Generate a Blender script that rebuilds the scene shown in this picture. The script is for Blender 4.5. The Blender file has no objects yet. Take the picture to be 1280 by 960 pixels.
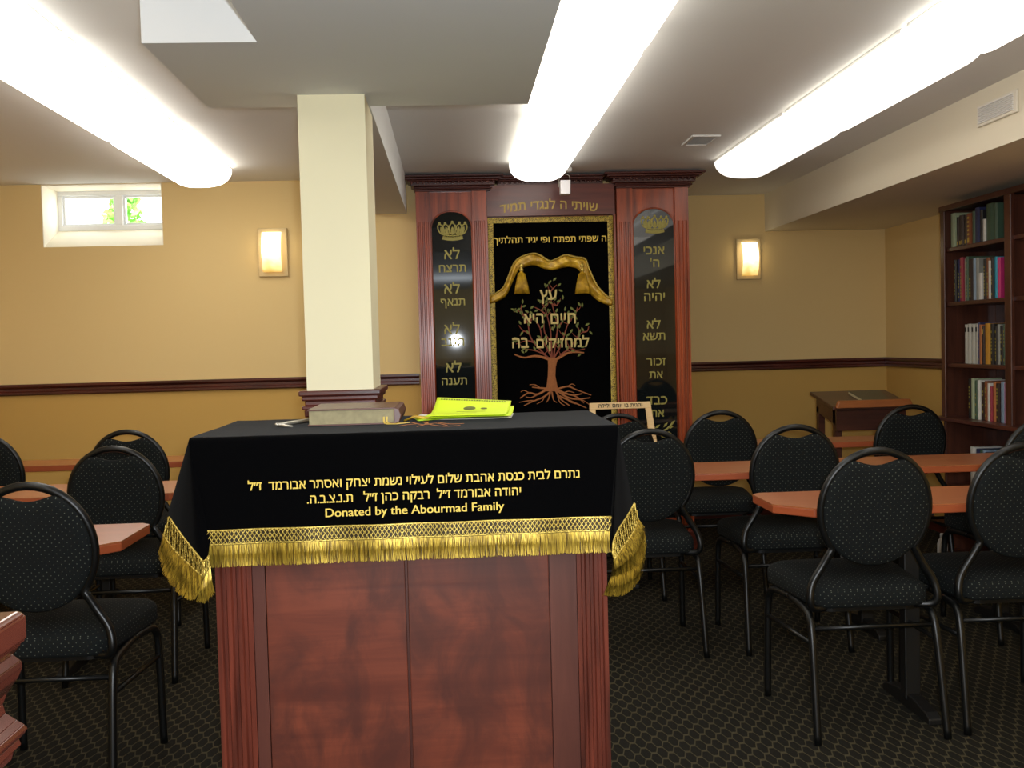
import bpy, bmesh, math, random
from mathutils import Vector, Matrix
from mathutils.geometry import tessellate_polygon
random.seed(11)
SC = bpy.context.scene
COL = SC.collection
pi = math.pi

# ------------------------------------------------------------------ camera
FPX, EYE = 1290.0, 1.27
_d = Vector((565 - 640, 431 - 480, FPX)).normalized()
_u = Vector((1, -0.026, 0))
_x = (_u - _d * _u.dot(_d)).normalized()
_z = _x.cross(_d)
if _z.y > 0: _z = -_z
RW = (_x, _d, _z)                       # world axes in camera coordinates (x right, y down, z forward)
def ray(px, py):
    c = Vector((px - 640, py - 480, FPX))
    return Vector((RW[0].dot(c), RW[1].dot(c), RW[2].dot(c)))
def P(px, py, Y):                       # point of the photograph at depth Y
    d = ray(px, py); t = Y / d.y
    return Vector((d.x * t, Y, EYE + d.z * t))
def PZ(px, py, Z):                      # point of the photograph at height Z
    d = ray(px, py); t = (Z - EYE) / d.z
    return Vector((d.x * t, d.y * t, Z))
def PXs(px, py, X):
    d = ray(px, py); t = X / d.x
    return Vector((X, d.y * t, EYE + d.z * t))
cam = bpy.data.cameras.new('camera'); cam.sensor_width = 36.0; cam.lens = FPX / 1280 * 36.0
cam.clip_start = 0.05
camo = bpy.data.objects.new('camera', cam); COL.objects.link(camo)
right = Vector((RW[0].x, RW[1].x, RW[2].x)); down = Vector((RW[0].y, RW[1].y, RW[2].y)); fwd = Vector((RW[0].z, RW[1].z, RW[2].z))
camo.matrix_world = Matrix(((right.x, -down.x, -fwd.x, 0), (right.y, -down.y, -fwd.y, 0), (right.z, -down.z, -fwd.z, EYE), (0, 0, 0, 1)))
SC.camera = camo

# ------------------------------------------------------------------ world, exposure
w = bpy.data.worlds.new('sky'); SC.world = w; w.use_nodes = True
w.node_tree.nodes['Background'].inputs[0].default_value = (0.86, 0.94, 1.0, 1)
w.node_tree.nodes['Background'].inputs[1].default_value = 11.0
TUBE = {'left': (6.4, 5.4, 4.4, 4.0), 'middle': (3.2, 4.0, 4.0, 4.0), 'right': (1.35, 2.0, 3.2, 3.2)}   # brightness of each fluorescent lens, far end first
fl = bpy.data.lights.new('camera_flash', 'POINT'); fl.energy = 215; fl.color = (0.86, 0.93, 1.0); fl.shadow_soft_size = 0.03
flo = bpy.data.objects.new('camera_flash', fl); COL.objects.link(flo); flo.location = (0.05, -0.03, EYE + 0.05)
SC.view_settings.view_transform = 'Standard'; SC.view_settings.look = 'None'
SC.view_settings.exposure = 0.0; SC.view_settings.gamma = 1.0; SC.view_settings.use_curve_mapping = False

# ------------------------------------------------------------------ materials
def lin(c):
    return tuple(((v / 255) / 12.92 if v / 255 <= 0.04045 else ((v / 255 + 0.055) / 1.055) ** 2.4) for v in c) + (1.0,)
class NT:
    def __init__(s, name):
        s.m = bpy.data.materials.new(name); s.m.use_nodes = True
        s.t = s.m.node_tree; s.b = s.t.nodes['Principled BSDF']
    def n(s, kind, **kw):
        nd = s.t.nodes.new('ShaderNode' + kind)
        for k, v in kw.items():
            if k.startswith('i_'): nd.inputs[int(k[2:])].default_value = v
            else: setattr(nd, k, v)
        return nd
    def l(s, a, b): s.t.links.new(a, b)
    def math(s, op, a, b=None, c=None):
        nd = s.n('Math', operation=op)
        for i, v in enumerate((a, b, c)):
            if v is None: continue
            if isinstance(v, (int, float)): nd.inputs[i].default_value = v
            else: s.l(v, nd.inputs[i])
        return nd.outputs[0]
    def mix(s, fac, a, b):
        nd = s.n('Mix', data_type='RGBA')
        for i, v in ((0, fac), (6, a), (7, b)):
            if isinstance(v, (tuple, float, int)): nd.inputs[i].default_value = v
            else: s.l(v, nd.inputs[i])
        return nd.outputs[2]
    def obj(s): return s.n('TexCoord').outputs['Object']
    def bump(s, h, strength=0.2, dist=0.01):
        nd = s.n('Bump'); nd.inputs['Strength'].default_value = strength; nd.inputs['Distance'].default_value = dist
        s.l(h, nd.inputs['Height']); s.l(nd.outputs[0], s.b.inputs['Normal'])
def setp(N, color=None, rough=0.5, metal=0.0, spec=0.5, coat=0.0):
    if color is not None: N.b.inputs['Base Color'].default_value = color
    N.b.inputs['Roughness'].default_value = rough; N.b.inputs['Metallic'].default_value = metal
    N.b.inputs['Specular IOR Level'].default_value = spec; N.b.inputs['Coat Weight'].default_value = coat
    N.b.inputs['Coat Roughness'].default_value = 0.15
def plain(name, c, rough=0.5, metal=0.0, spec=0.5, coat=0.0, var=0.06, scale=8.0):
    N = NT(name); setp(N, lin(c), rough, metal, spec, coat)
    if var:
        nz = N.n('TexNoise'); nz.inputs['Scale'].default_value = scale; nz.inputs['Detail'].default_value = 4
        N.l(N.obj(), nz.inputs['Vector'])
        a = tuple(v * (1 - var) for v in lin(c)[:3]) + (1,); b = tuple(min(1, v * (1 + var)) for v in lin(c)[:3]) + (1,)
        N.l(N.mix(nz.outputs['Fac'], a, b), N.b.inputs['Base Color'])
    return N.m
def emit(name, c, s):
    N = NT(name); setp(N, lin((240, 240, 235)), 0.4)
    N.b.inputs['Emission Color'].default_value = lin(c); N.b.inputs['Emission Strength'].default_value = s
    return N.m
def wood(name, c1, c2, axis='z', rough=0.35, coat=0.3, scale=1.0, blotch=0.0, dark=None, grain=True, crough=0.15):
    """grain running along an axis, with optional cherry figure"""
    N = NT(name); setp(N, None, rough, 0, 0.5, coat)
    mp = N.n('Mapping'); s = [22 * scale, 22 * scale, 22 * scale]; s['xyz'.index(axis)] = 1.6 * scale
    mp.inputs['Scale'].default_value = s
    N.l(N.obj(), mp.inputs['Vector'])
    n1 = N.n('TexNoise'); n1.inputs['Scale'].default_value = 1.0; n1.inputs['Detail'].default_value = 7; n1.inputs['Roughness'].default_value = 0.65; n1.inputs['Distortion'].default_value = 0.6
    N.l(mp.outputs[0], n1.inputs['Vector'])
    rmp = N.n('ValToRGB'); rmp.color_ramp.elements[0].position = 0.32; rmp.color_ramp.elements[1].position = 0.68
    rmp.color_ramp.elements[0].color = lin(c2); rmp.color_ramp.elements[1].color = lin(c1)
    N.l(n1.outputs['Fac'], rmp.inputs[0]); out = rmp.outputs[0]
    if blotch:
        n2 = N.n('TexNoise'); n2.inputs['Scale'].default_value = 4.5; n2.inputs['Detail'].default_value = 5; n2.inputs['Roughness'].default_value = 0.6; n2.inputs['Distortion'].default_value = 0.9
        m2 = N.n('Mapping'); m2.inputs['Scale'].default_value = (1.6, 1, 0.9); N.l(N.obj(), m2.inputs['Vector']); N.l(m2.outputs[0], n2.inputs['Vector'])
        r2 = N.n('ValToRGB'); r2.color_ramp.elements[0].position = 0.40; r2.color_ramp.elements[1].position = 0.62
        N.l(n2.outputs['Fac'], r2.inputs[0])
        k = N.math('MULTIPLY', N.math('SUBTRACT', 1.0, r2.outputs[0]), blotch)
        out = N.mix(k, out, lin(dark or c2))
    N.l(out, N.b.inputs['Base Color'])
    if grain: N.bump(n1.outputs['Fac'], 0.08, 0.004)
    N.b.inputs['Coat Roughness'].default_value = crough
    return N.m

def wall_mat(name, up, lo, zs=1.07):
    N = NT(name); setp(N, None, 0.75, 0, 0.25)
    g = N.n('NewGeometry'); sp = N.n('SeparateXYZ'); N.l(g.outputs['Position'], sp.inputs[0])
    f = N.math('GREATER_THAN', sp.outputs[2], zs)
    nz = N.n('TexNoise'); nz.inputs['Scale'].default_value = 220; nz.inputs['Detail'].default_value = 2; N.l(g.outputs['Position'], nz.inputs['Vector'])
    N.l(N.mix(f, lin(lo), lin(up)), N.b.inputs['Base Color'])
    N.bump(nz.outputs['Fac'], 0.06, 0.002)
    return N.m
def paint(name, c, rough=0.8):
    N = NT(name); setp(N, lin(c), rough, 0, 0.25)
    nz = N.n('TexNoise'); nz.inputs['Scale'].default_value = 160; N.l(N.obj(), nz.inputs['Vector'])
    N.bump(nz.outputs['Fac'], 0.05, 0.002); return N.m
def carpet_mat():
    N = NT('carpet'); setp(N, None, 0.95, 0, 0.1)
    g = N.n('NewGeometry'); sp = N.n('SeparateXYZ'); N.l(g.outputs['Position'], sp.inputs[0])
    x, y = sp.outputs[0], sp.outputs[1]
    wob = N.n('TexNoise'); wob.inputs['Scale'].default_value = 9; N.l(g.outputs['Position'], wob.inputs['Vector'])
    y = N.math('ADD', y, N.math('MULTIPLY', wob.outputs['Fac'], 0.012))
    tri = N.math('SINE', N.math('MULTIPLY', x, 2 * pi / 0.052))
    tri = N.math('MAXIMUM', -1.0, N.math('MINIMUM', 1.0, N.math('MULTIPLY', tri, 1.5)))
    def net(sgn, off):
        v = N.math('ADD', N.math('DIVIDE', y, 0.088), N.math('MULTIPLY', tri, 0.25 * sgn)); v = N.math('ADD', v, off)
        d = N.math('ABSOLUTE', N.math('SUBTRACT', N.math('FRACT', v), 0.5))
        return N.math('SMOOTH_MIN', N.math('MULTIPLY', d, 1.0), 0.5, 0.01)
    d = N.math('MINIMUM', net(1, 0.0), net(-1, 0.5))
    ln = N.n('MapRange'); ln.inputs[1].default_value = 0.05; ln.inputs[2].default_value = 0.11; ln.inputs[3].default_value = 1; ln.inputs[4].default_value = 0
    N.l(d, ln.inputs[0])
    nz = N.n('TexNoise'); nz.inputs['Scale'].default_value = 420; nz.inputs['Detail'].default_value = 3; N.l(g.outputs['Position'], nz.inputs['Vector'])
    base = N.mix(nz.outputs['Fac'], lin((22, 21, 18)), lin((38, 36, 30)))
    line = N.mix(nz.outputs['Fac'], lin((52, 48, 35)), lin((84, 77, 58)))
    N.l(N.mix(ln.outputs[0], base, line), N.b.inputs['Base Color'])
    N.bump(N.math('ADD', nz.outputs['Fac'], ln.outputs[0]), 0.35, 0.006)
    return N.m
def fabric_mat():
    N = NT('dotted_charcoal_fabric'); setp(N, None, 0.9, 0, 0.2)
    sp = N.n('SeparateXYZ'); N.l(N.obj(), sp.inputs[0])
    g = N.n('TexCoord'); sn = N.n('SeparateXYZ'); N.l(g.outputs['Normal'], sn.inputs[0])
    up = N.math('GREATER_THAN', N.math('ABSOLUTE', sn.outputs[2]), 0.6)
    v = N.math('ADD', N.math('MULTIPLY', up, sp.outputs[1]), N.math('MULTIPLY', N.math('SUBTRACT', 1.0, up), sp.outputs[2]))
    sd = N.math('GREATER_THAN', N.math('ABSOLUTE', sn.outputs[0]), 0.7)
    u = N.math('ADD', N.math('MULTIPLY', sd, sp.outputs[1]), N.math('MULTIPLY', N.math('SUBTRACT', 1.0, sd), sp.outputs[0]))
    s = 0.021
    a = N.math('DIVIDE', N.math('ADD', u, v), s); b = N.math('DIVIDE', N.math('SUBTRACT', u, v), s)
    da = N.math('SUBTRACT', N.math('FRACT', N.math('ADD', a, 50.0)), 0.5); db = N.math('SUBTRACT', N.math('FRACT', N.math('ADD', b, 50.0)), 0.5)
    r = N.math('SQRT', N.math('ADD', N.math('MULTIPLY', da, da), N.math('MULTIPLY', db, db)))
    f = N.math('LESS_THAN', r, 0.088)
    nz = N.n('TexNoise'); nz.inputs['Scale'].default_value = 300; N.l(N.obj(), nz.inputs['Vector'])
    base = N.mix(nz.outputs['Fac'], lin((13, 16, 16)), lin((22, 25, 25)))
    N.l(N.mix(f, base, lin((98, 102, 92))), N.b.inputs['Base Color'])
    N.bump(nz.outputs['Fac'], 0.2, 0.002); return N.m
def velvet_mat():
    N = NT('black_velvet'); setp(N, lin((4, 4, 5)), 0.95, 0, 0.03)
    N.b.inputs['Sheen Weight'].default_value = 0.05; N.b.inputs['Sheen Roughness'].default_value = 0.4
    nz = N.n('TexNoise'); nz.inputs['Scale'].default_value = 500; N.l(N.obj(), nz.inputs['Vector']); N.bump(nz.outputs['Fac'], 0.15, 0.002)
    return N.m
def gold_thread(name, c1, c2, scale, axis='x', rough=0.38, metal=0.55):
    N = NT(name); setp(N, None, rough, metal, 0.6)
    mp = N.n('Mapping'); s = [scale, scale, scale]
    if axis == 'z': s[2] = scale * 0.04
    mp.inputs['Scale'].default_value = s; N.l(N.obj(), mp.inputs['Vector'])
    nz = N.n('TexNoise'); nz.inputs['Scale'].default_value = 1; nz.inputs['Detail'].default_value = 3; N.l(mp.outputs[0], nz.inputs['Vector'])
    r = N.n('ValToRGB'); r.color_ramp.elements[0].position = 0.35; r.color_ramp.elements[1].position = 0.65
    r.color_ramp.elements[0].color = lin(c2); r.color_ramp.elements[1].color = lin(c1); N.l(nz.outputs['Fac'], r.inputs[0])
    N.l(r.outputs[0], N.b.inputs['Base Color']); return N.m

M = {}
M['wall'] = wall_mat('two_tone_tan_paint', (230, 202, 144), (206, 166, 92))
M['ceil'] = paint('white_ceiling_paint', (226, 224, 220))
M['soffit'] = paint('white_soffit_paint', (220, 222, 223))
M['beamw'] = paint('cream_soffit_paint', (232, 222, 200))
M['col'] = wall_mat('cream_column_paint', (236, 230, 198), (206, 168, 96))
M['carpet'] = carpet_mat()
M['rail'] = wood('dark_mahogany_moulding', (98, 40, 28), (52, 20, 16), 'x', 0.35, 0.25)
M['raily'] = wood('dark_mahogany_moulding_lengthwise', (98, 40, 28), (52, 20, 16), 'y', 0.35, 0.25)
M['ark'] = wood('ark_mahogany', (180, 80, 38), (98, 38, 21), 'z', 0.33, 0.35)
M['arkx'] = wood('ark_mahogany_crosswise', (118, 52, 40), (78, 32, 26), 'x', 0.35, 0.3)
M['cornice'] = wood('cornice_mahogany', (92, 38, 28), (50, 20, 16), 'x', 0.4, 0.25)
M['bima'] = wood('cherry_door_veneer', (128, 65, 46), (97, 46, 34), 'x', 0.38, 0.2, 0.8, 0.75, (70, 38, 33))
M['bimaz'] = wood('cherry_stile', (98, 55, 45), (78, 42, 35), 'z', 0.4, 0.25)
M['bimap'] = wood('cherry_pilaster', (120, 56, 41), (62, 29, 23), 'z', 0.33, 0.35)
M['glossw'] = wood('glossy_mahogany', (88, 40, 29), (54, 24, 18), 'y', 0.22, 0.8, grain=False)
M['glass_tablet'] = plain('black_glass', (20, 24, 25), 0.03, 0, 0.5, 0.0, var=0)
M['gold'] = plain('gold_lettering', (198, 168, 78), 0.5, 0.15, 0.5, var=0.12, scale=60)
M['dullgold'] = plain('dull_gold_lettering', (150, 140, 66), 0.5, 0.15, 0.5, var=0.12, scale=60)
M['thread'] = plain('gold_embroidery', (226, 196, 84), 0.55, 0.15, 0.5, var=0.15, scale=120)
M['cream_thread'] = plain('cream_embroidery', (206, 186, 120), 0.7, 0, 0.3, var=0.15, scale=80)
M['bark_thread'] = plain('rust_embroidery', (158, 98, 56), 0.75, 0, 0.3, var=0.3, scale=90)
M['twig_thread'] = plain('reddish_twig_embroidery', (128, 66, 48), 0.75, 0, 0.3, var=0.3, scale=90)
M['leaf_thread'] = plain('olive_leaf_embroidery', (112, 118, 62), 0.75, 0, 0.3, var=0.25, scale=60)
M['braid'] = gold_thread('gold_braid', (240, 214, 112), (160, 130, 46), 300)
M['fringe'] = gold_thread('gold_fringe', (206, 174, 64), (98, 76, 20), 260, 'z')
M['satin'] = gold_thread('gold_satin', (214, 172, 40), (158, 120, 26), 30, 'x', 0.4, 0.2)
M['velvet'] = velvet_mat()
M['fabric'] = fabric_mat()
M['tube'] = plain('black_chair_metal', (11, 12, 12), 0.36, 0.0, 0.4, 0.0, var=0)
M['blackm'] = plain('black_table_metal', (12, 12, 12), 0.5, 0.0, 0.5, var=0)
M['laminate'] = wood('cherry_laminate', (174, 98, 52), (158, 85, 43), 'x', 0.42, 1.0, 0.7, grain=False, crough=0.36)
M['edge'] = plain('cherry_table_edge', (160, 78, 44), 0.4, 0, 0.5, 0.2)
M['whitem'] = plain('white_enamel', (232, 230, 226), 0.45, var=0.02)
M['vent'] = plain('vent_enamel', (216, 214, 210), 0.5, var=0.03)
M['ventdark'] = plain('vent_shadow_gap', (120, 116, 112), 0.7, var=0.03)
M['lightwood'] = wood('pale_birch', (222, 190, 138), (206, 172, 120), 'x', 0.5, 0.1)
M['black'] = plain('black_ink', (24, 22, 20), 0.7, var=0)
M['case'] = wood('bookcase_mahogany', (92, 50, 34), (58, 29, 20), 'z', 0.4, 0.2)
M['casey'] = wood('bookcase_shelf_mahogany', (86, 42, 30), (56, 26, 20), 'y', 0.4, 0.2)
M['lect'] = wood('dark_walnut', (84, 46, 34), (56, 30, 24), 'x', 0.35, 0.3)
M['lectl'] = wood('warm_oak_ledge', (184, 112, 60), (158, 90, 46), 'x', 0.4, 0.2)
M['yellow'] = plain('fluorescent_yellow_paper', (212, 238, 24), 0.6, var=0.03)
M['yellowd'] = plain('yellow_green_paper', (176, 214, 20), 0.6, var=0.03)
M['olive'] = plain('olive_print', (96, 104, 30), 0.7, var=0)
M['paper'] = plain('white_paper', (232, 228, 220), 0.7, var=0.02)
M['leather'] = plain('brown_leather', (92, 56, 46), 0.35, var=0.2, scale=40)
M['marble'] = plain('speckled_page_edges', (150, 140, 106), 0.7, var=0.35, scale=50)
M['steel'] = plain('silver_metal', (200, 196, 184), 0.28, 0.7, var=0)
M['vinyl'] = plain('white_vinyl', (238, 240, 242), 0.4, var=0)
M['reveal'] = paint('cream_window_reveal', (250, 242, 222))
M['leaf'] = plain('sunlit_leaves', (120, 178, 70), 0.6, var=0.4, scale=6)
M['brown'] = plain('brown_bark', (96, 74, 52), 0.9)
M['bounce_ground'] = plain('pale_bounce_ground', (196, 192, 182), 0.9)  # pale so that light bounced off the unseen ground stays neutral
def glass_mat():
    N = NT('window_glass'); setp(N, (1, 1, 1, 1), 0.02); N.b.inputs['Transmission Weight'].default_value = 1.0; N.b.inputs['IOR'].default_value = 1.05
    return N.m
M['glass'] = glass_mat()
def sconce_mat():
    N = NT('lit_alabaster_shade'); setp(N, lin((245, 225, 170)), 0.4)
    sp = N.n('SeparateXYZ'); N.l(N.obj(), sp.inputs[0])
    r = N.n('MapRange'); r.inputs[1].default_value = 0.03; r.inputs[2].default_value = 0.15
    nz = N.n('TexNoise'); nz.inputs['Scale'].default_value = 14; N.l(N.obj(), nz.inputs['Vector'])
    N.l(N.math('ADD', sp.outputs[2], N.math('MULTIPLY', N.math('SUBTRACT', nz.outputs['Fac'], 0.5), 0.12)), r.inputs[0])
    N.l(N.mix(r.outputs[0], (1.0, 0.60, 0.12, 1), (1.0, 0.90, 0.62, 1)), N.b.inputs['Emission Color'])
    s = N.n('MapRange'); s.inputs[3].default_value = 0.75; s.inputs[4].default_value = 2.4; N.l(r.outputs[0], s.inputs[0])
    N.l(s.outputs[0], N.b.inputs['Emission Strength']); return N.m
M['sconce'] = sconce_mat()
_bk = {}
def book_mat(c):
    if c not in _bk: _bk[c] = plain('book_cover', c, 0.45, var=0.25, scale=25)
    return _bk[c]

# ------------------------------------------------------------------ mesh helpers
def org(o):
    v = Vector((0, 0, 0))
    while o is not None: v = v + o.location; o = o.parent
    return v
class MB:
    def __init__(s): s.v = []; s.f = []; s.sm = []
    def add(s, vs, fs, smooth=False):
        k = len(s.v); s.v += [Vector(p) for p in vs]
        for f in fs: s.f.append(tuple(i + k for i in f)); s.sm.append(smooth)
        return s
    def box(s, a, b):
        x0, y0, z0 = a; x1, y1, z1 = b
        return s.add([(x0, y0, z0), (x1, y0, z0), (x1, y1, z0), (x0, y1, z0), (x0, y0, z1), (x1, y0, z1), (x1, y1, z1), (x0, y1, z1)],
                     [(3, 2, 1, 0), (4, 5, 6, 7), (0, 1, 5, 4), (1, 2, 6, 5), (2, 3, 7, 6), (3, 0, 4, 7)])
    def hexa(s, p):      # eight corners: bottom four then top four
        return s.add(p, [(3, 2, 1, 0), (4, 5, 6, 7), (0, 1, 5, 4), (1, 2, 6, 5), (2, 3, 7, 6), (3, 0, 4, 7)])
    def ext(s, out, axis, a, b, smooth=False):   # outline (u,v) extruded along an axis
        def mk(u, v, t):
            return {'x': (t, u, v), 'y': (u, t, v), 'z': (u, v, t)}[axis]
        n = len(out); vs = [mk(u, v, a) for u, v in out] + [mk(u, v, b) for u, v in out]
        s.add(vs, [tuple(range(n)), tuple(range(2 * n - 1, n - 1, -1))])
        k = len(s.v) - 2 * n
        for i in range(n):
            j = (i + 1) % n; s.f.append((k + i, k + j, k + n + j, k + n + i)); s.sm.append(smooth)
        return s
    def tube(s, path, r, n=10, closed=False, caps=True, flat=1.0):
        path = [Vector(p) for p in path]; N = len(path); rs = r if isinstance(r, (list, tuple)) else [r] * N
        k = len(s.v); up = None
        for i, p in enumerate(path):
            if closed: t = path[(i + 1) % N] - path[i - 1]
            else: t = path[min(i + 1, N - 1)] - path[max(i - 1, 0)]
            t.normalize()
            if up is None:
                up = Vector((0, 0, 1)) if abs(t.z) < 0.9 else Vector((0, 1, 0))
            a = t.cross(up)
            if a.length < 1e-4: a = t.cross(Vector((1, 0.1, 0)))
            a.normalize(); bb = a.cross(t).normalized(); up = bb
            for j in range(n):
                q = 2 * pi * j / n; s.v.append(p + a * math.cos(q) * rs[i] + bb * math.sin(q) * rs[i] * flat)
        for i in range(N if closed else N - 1):
            i2 = (i + 1) % N
            for j in range(n):
                j2 = (j + 1) % n; s.f.append((k + i * n + j, k + i * n + j2, k + i2 * n + j2, k + i2 * n + j)); s.sm.append(True)
        if caps and not closed:
            s.f.append(tuple(range(k, k + n))); s.sm.append(False); s.f.append(tuple(range(k + (N - 1) * n, k + N * n))); s.sm.append(False)
        return s
    def lathe(s, prof, c=(0, 0, 0), n=20):
        k = len(s.v)
        for r, z in prof:
            for j in range(n): s.v.append(Vector((c[0] + r * math.cos(2 * pi * j / n), c[1] + r * math.sin(2 * pi * j / n), c[2] + z)))
        for i in range(len(prof) - 1):
            for j in range(n):
                j2 = (j + 1) % n; s.f.append((k + i * n + j, k + i * n + j2, k + (i + 1) * n + j2, k + (i + 1) * n + j)); s.sm.append(True)
        s.f.append(tuple(range(k, k + n))); s.sm.append(False)
        s.f.append(tuple(range(k + (len(prof) - 1) * n, k + len(prof) * n))); s.sm.append(False); return s
    def grid(s, rows, smooth=True):
        k = len(s.v); n = len(rows[0])
        for r in rows: s.v += [Vector(p) for p in r]
        for i in range(len(rows) - 1):
            for j in range(n - 1): s.f.append((k + i * n + j, k + i * n + j + 1, k + (i + 1) * n + j + 1, k + (i + 1) * n + j)); s.sm.append(smooth)
        return s
    def rings(s, rings, smooth=True):            # closed rings lofted, capped
        k = len(s.v); n = len(rings[0])
        for r in rings: s.v += [Vector(p) for p in r]
        for i in range(len(rings) - 1):
            for j in range(n):
                j2 = (j + 1) % n; s.f.append((k + i * n + j, k + i * n + j2, k + (i + 1) * n + j2, k + (i + 1) * n + j)); s.sm.append(smooth)
        s.f.append(tuple(range(k + n - 1, k - 1, -1))); s.sm.append(smooth)
        s.f.append(tuple(range(k + (len(rings) - 1) * n, k + len(rings) * n))); s.sm.append(smooth); return s
    def ribbon(s, pts, wd, nrm=(0, -1, 0), th=0.002):
        pts = [Vector(p) for p in pts]; N = len(pts); nrm = Vector(nrm); L, R = [], []
        ws = wd if isinstance(wd, (list, tuple)) else [wd] * N
        for i, p in enumerate(pts):
            t = (pts[min(i + 1, N - 1)] - pts[max(i - 1, 0)]).normalized(); a = t.cross(nrm).normalized()
            L.append(p + a * ws[i] / 2); R.append(p - a * ws[i] / 2)
        C_ = [p + nrm * th for p in pts]
        return s.grid([L, C_, R])
    def build(s, name, mat, parent=None, bevel=0.0, seg=2, solid=0.0, sub=0, loc=None, recalc=True):
        me = bpy.data.meshes.new(name)
        if parent is not None: o0 = org(parent)
        elif loc is not None: o0 = Vector(loc)
        else:
            xs = [p.x for p in s.v]; ys = [p.y for p in s.v]; zs = [p.z for p in s.v]
            o0 = Vector(((min(xs) + max(xs)) / 2, (min(ys) + max(ys)) / 2, min(zs)))
        me.from_pydata([tuple(p - o0) for p in s.v], [], s.f)
        me.polygons.foreach_set('use_smooth', s.sm)
        if recalc:
            bm = bmesh.new(); bm.from_mesh(me); bmesh.ops.recalc_face_normals(bm, faces=bm.faces[:]); bm.to_mesh(me); bm.free()
        me.materials.append(mat)
        o = bpy.data.objects.new(name, me); COL.objects.link(o)
        if parent is not None: o.parent = parent
        else: o.location = o0
        if bevel:
            b = o.modifiers.new('bevel', 'BEVEL'); b.width = bevel; b.segments = seg; b.limit_method = 'ANGLE'; b.angle_limit = 0.7
        if solid:
            b = o.modifiers.new('solid', 'SOLIDIFY'); b.thickness = solid; b.offset = 0
        if sub:
            b = o.modifiers.new('sub', 'SUBSURF'); b.levels = sub; b.render_levels = sub
        return o
def tag(o, label, cat, group=None):
    o['label'] = label; o['category'] = cat
    if group: o['group'] = group
    return o
def struct(o): o['kind'] = 'structure'; return o
def thing(name, loc, label, cat, group=None):
    o = bpy.data.objects.new(name, None); COL.objects.link(o); o.location = loc; o.empty_display_size = 0.05
    return tag(o, label, cat, group)
def dup(root, loc, rz, label):
    r = root.copy(); COL.objects.link(r); r.location = loc; r.rotation_euler = (0, 0, rz); r['label'] = label
    for ch in root.children:
        c = ch.copy(); COL.objects.link(c); c.parent = r
        for g in ch.children:
            d = g.copy(); COL.objects.link(d); d.parent = c
    return r
def smoothpath(pts, n=6):
    pts = [Vector(p) for p in pts]; out = []
    for i in range(len(pts) - 1):
        p0 = pts[max(i - 1, 0)]; p1 = pts[i]; p2 = pts[i + 1]; p3 = pts[min(i + 2, len(pts) - 1)]
        for k in range(n):
            t = k / n
            out.append(0.5 * ((2 * p1) + (p2 - p0) * t + (2 * p0 - 5 * p1 + 4 * p2 - p3) * t * t + (3 * p1 - p0 - 3 * p2 + p3) * t ** 3))
    out.append(pts[-1]); return out

# lettering: text turned into a thin mesh facing -Y (or lying on a surface through basis vectors)
def outlines(body):
    """glyph outlines of a text, each contour filled on its own with its holes: lists of (points, triangles)"""
    cu = bpy.data.curves.new('t', 'FONT'); cu.body = body
    o = bpy.data.objects.new('t', cu); COL.objects.link(o)
    dg = bpy.context.evaluated_depsgraph_get(); c = o.evaluated_get(dg).to_curve(dg)
    polys = []
    for sp in c.splines:
        bp = sp.bezier_points; pts = []
        if len(sp.points) > 2: pts = [Vector(q_.co[:2]) for q_ in sp.points]
        for k in range(len(bp)):
            a, b_ = bp[k], bp[(k + 1) % len(bp)]
            p0, p1, p2, p3 = (Vector(q_[:2]) for q_ in (a.co, a.handle_right, b_.handle_left, b_.co)); d = p3 - p0
            flat_ = abs(d.x * (p1 - p0).y - d.y * (p1 - p0).x) + abs(d.x * (p2 - p0).y - d.y * (p2 - p0).x) < 1e-4
            for m_ in range(1 if flat_ else 5):
                t = m_ / 5; u = 1 - t; pts.append(p0 * u ** 3 + p1 * 3 * u * u * t + p2 * 3 * u * t * t + p3 * t ** 3)
        ar = sum(pts[k - 1].x * pts[k].y - pts[k].x * pts[k - 1].y for k in range(len(pts))) / 2
        if abs(ar) > 1e-6: polys.append((ar, pts))
    o.evaluated_get(dg).to_curve_clear(); bpy.data.objects.remove(o); bpy.data.curves.remove(cu)
    def inside(q_, pts):
        r = False
        for k in range(len(pts)):
            a, b_ = pts[k - 1], pts[k]
            if (a.y > q_.y) != (b_.y > q_.y) and q_.x < (b_.x - a.x) * (q_.y - a.y) / (b_.y - a.y) + a.x: r = not r
        return r
    outs, holes = [], []
    for a, p in polys:      # a hole lies inside a larger contour wound the other way
        hole = any((b_ > 0) != (a > 0) and abs(b_) > abs(a) and inside(p[0], q_) for b_, q_ in polys)
        if hole: holes.append((a, p))
        else: outs.append([abs(a), [p]])
    for a, p in holes:
        own = [q_ for q_ in outs if q_[0] > abs(a) and inside(p[0], q_[1][0])]
        if own: min(own, key=lambda q_: q_[0])[1].append(p)
    res = []
    for _, loops in outs:
        tri = tessellate_polygon([[Vector((p.x, p.y, 0)) for p in l] for l in loops]); res.append(([(p.x, p.y) for l in loops for p in l], [tuple(t) for t in tri]))
    return res
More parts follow.
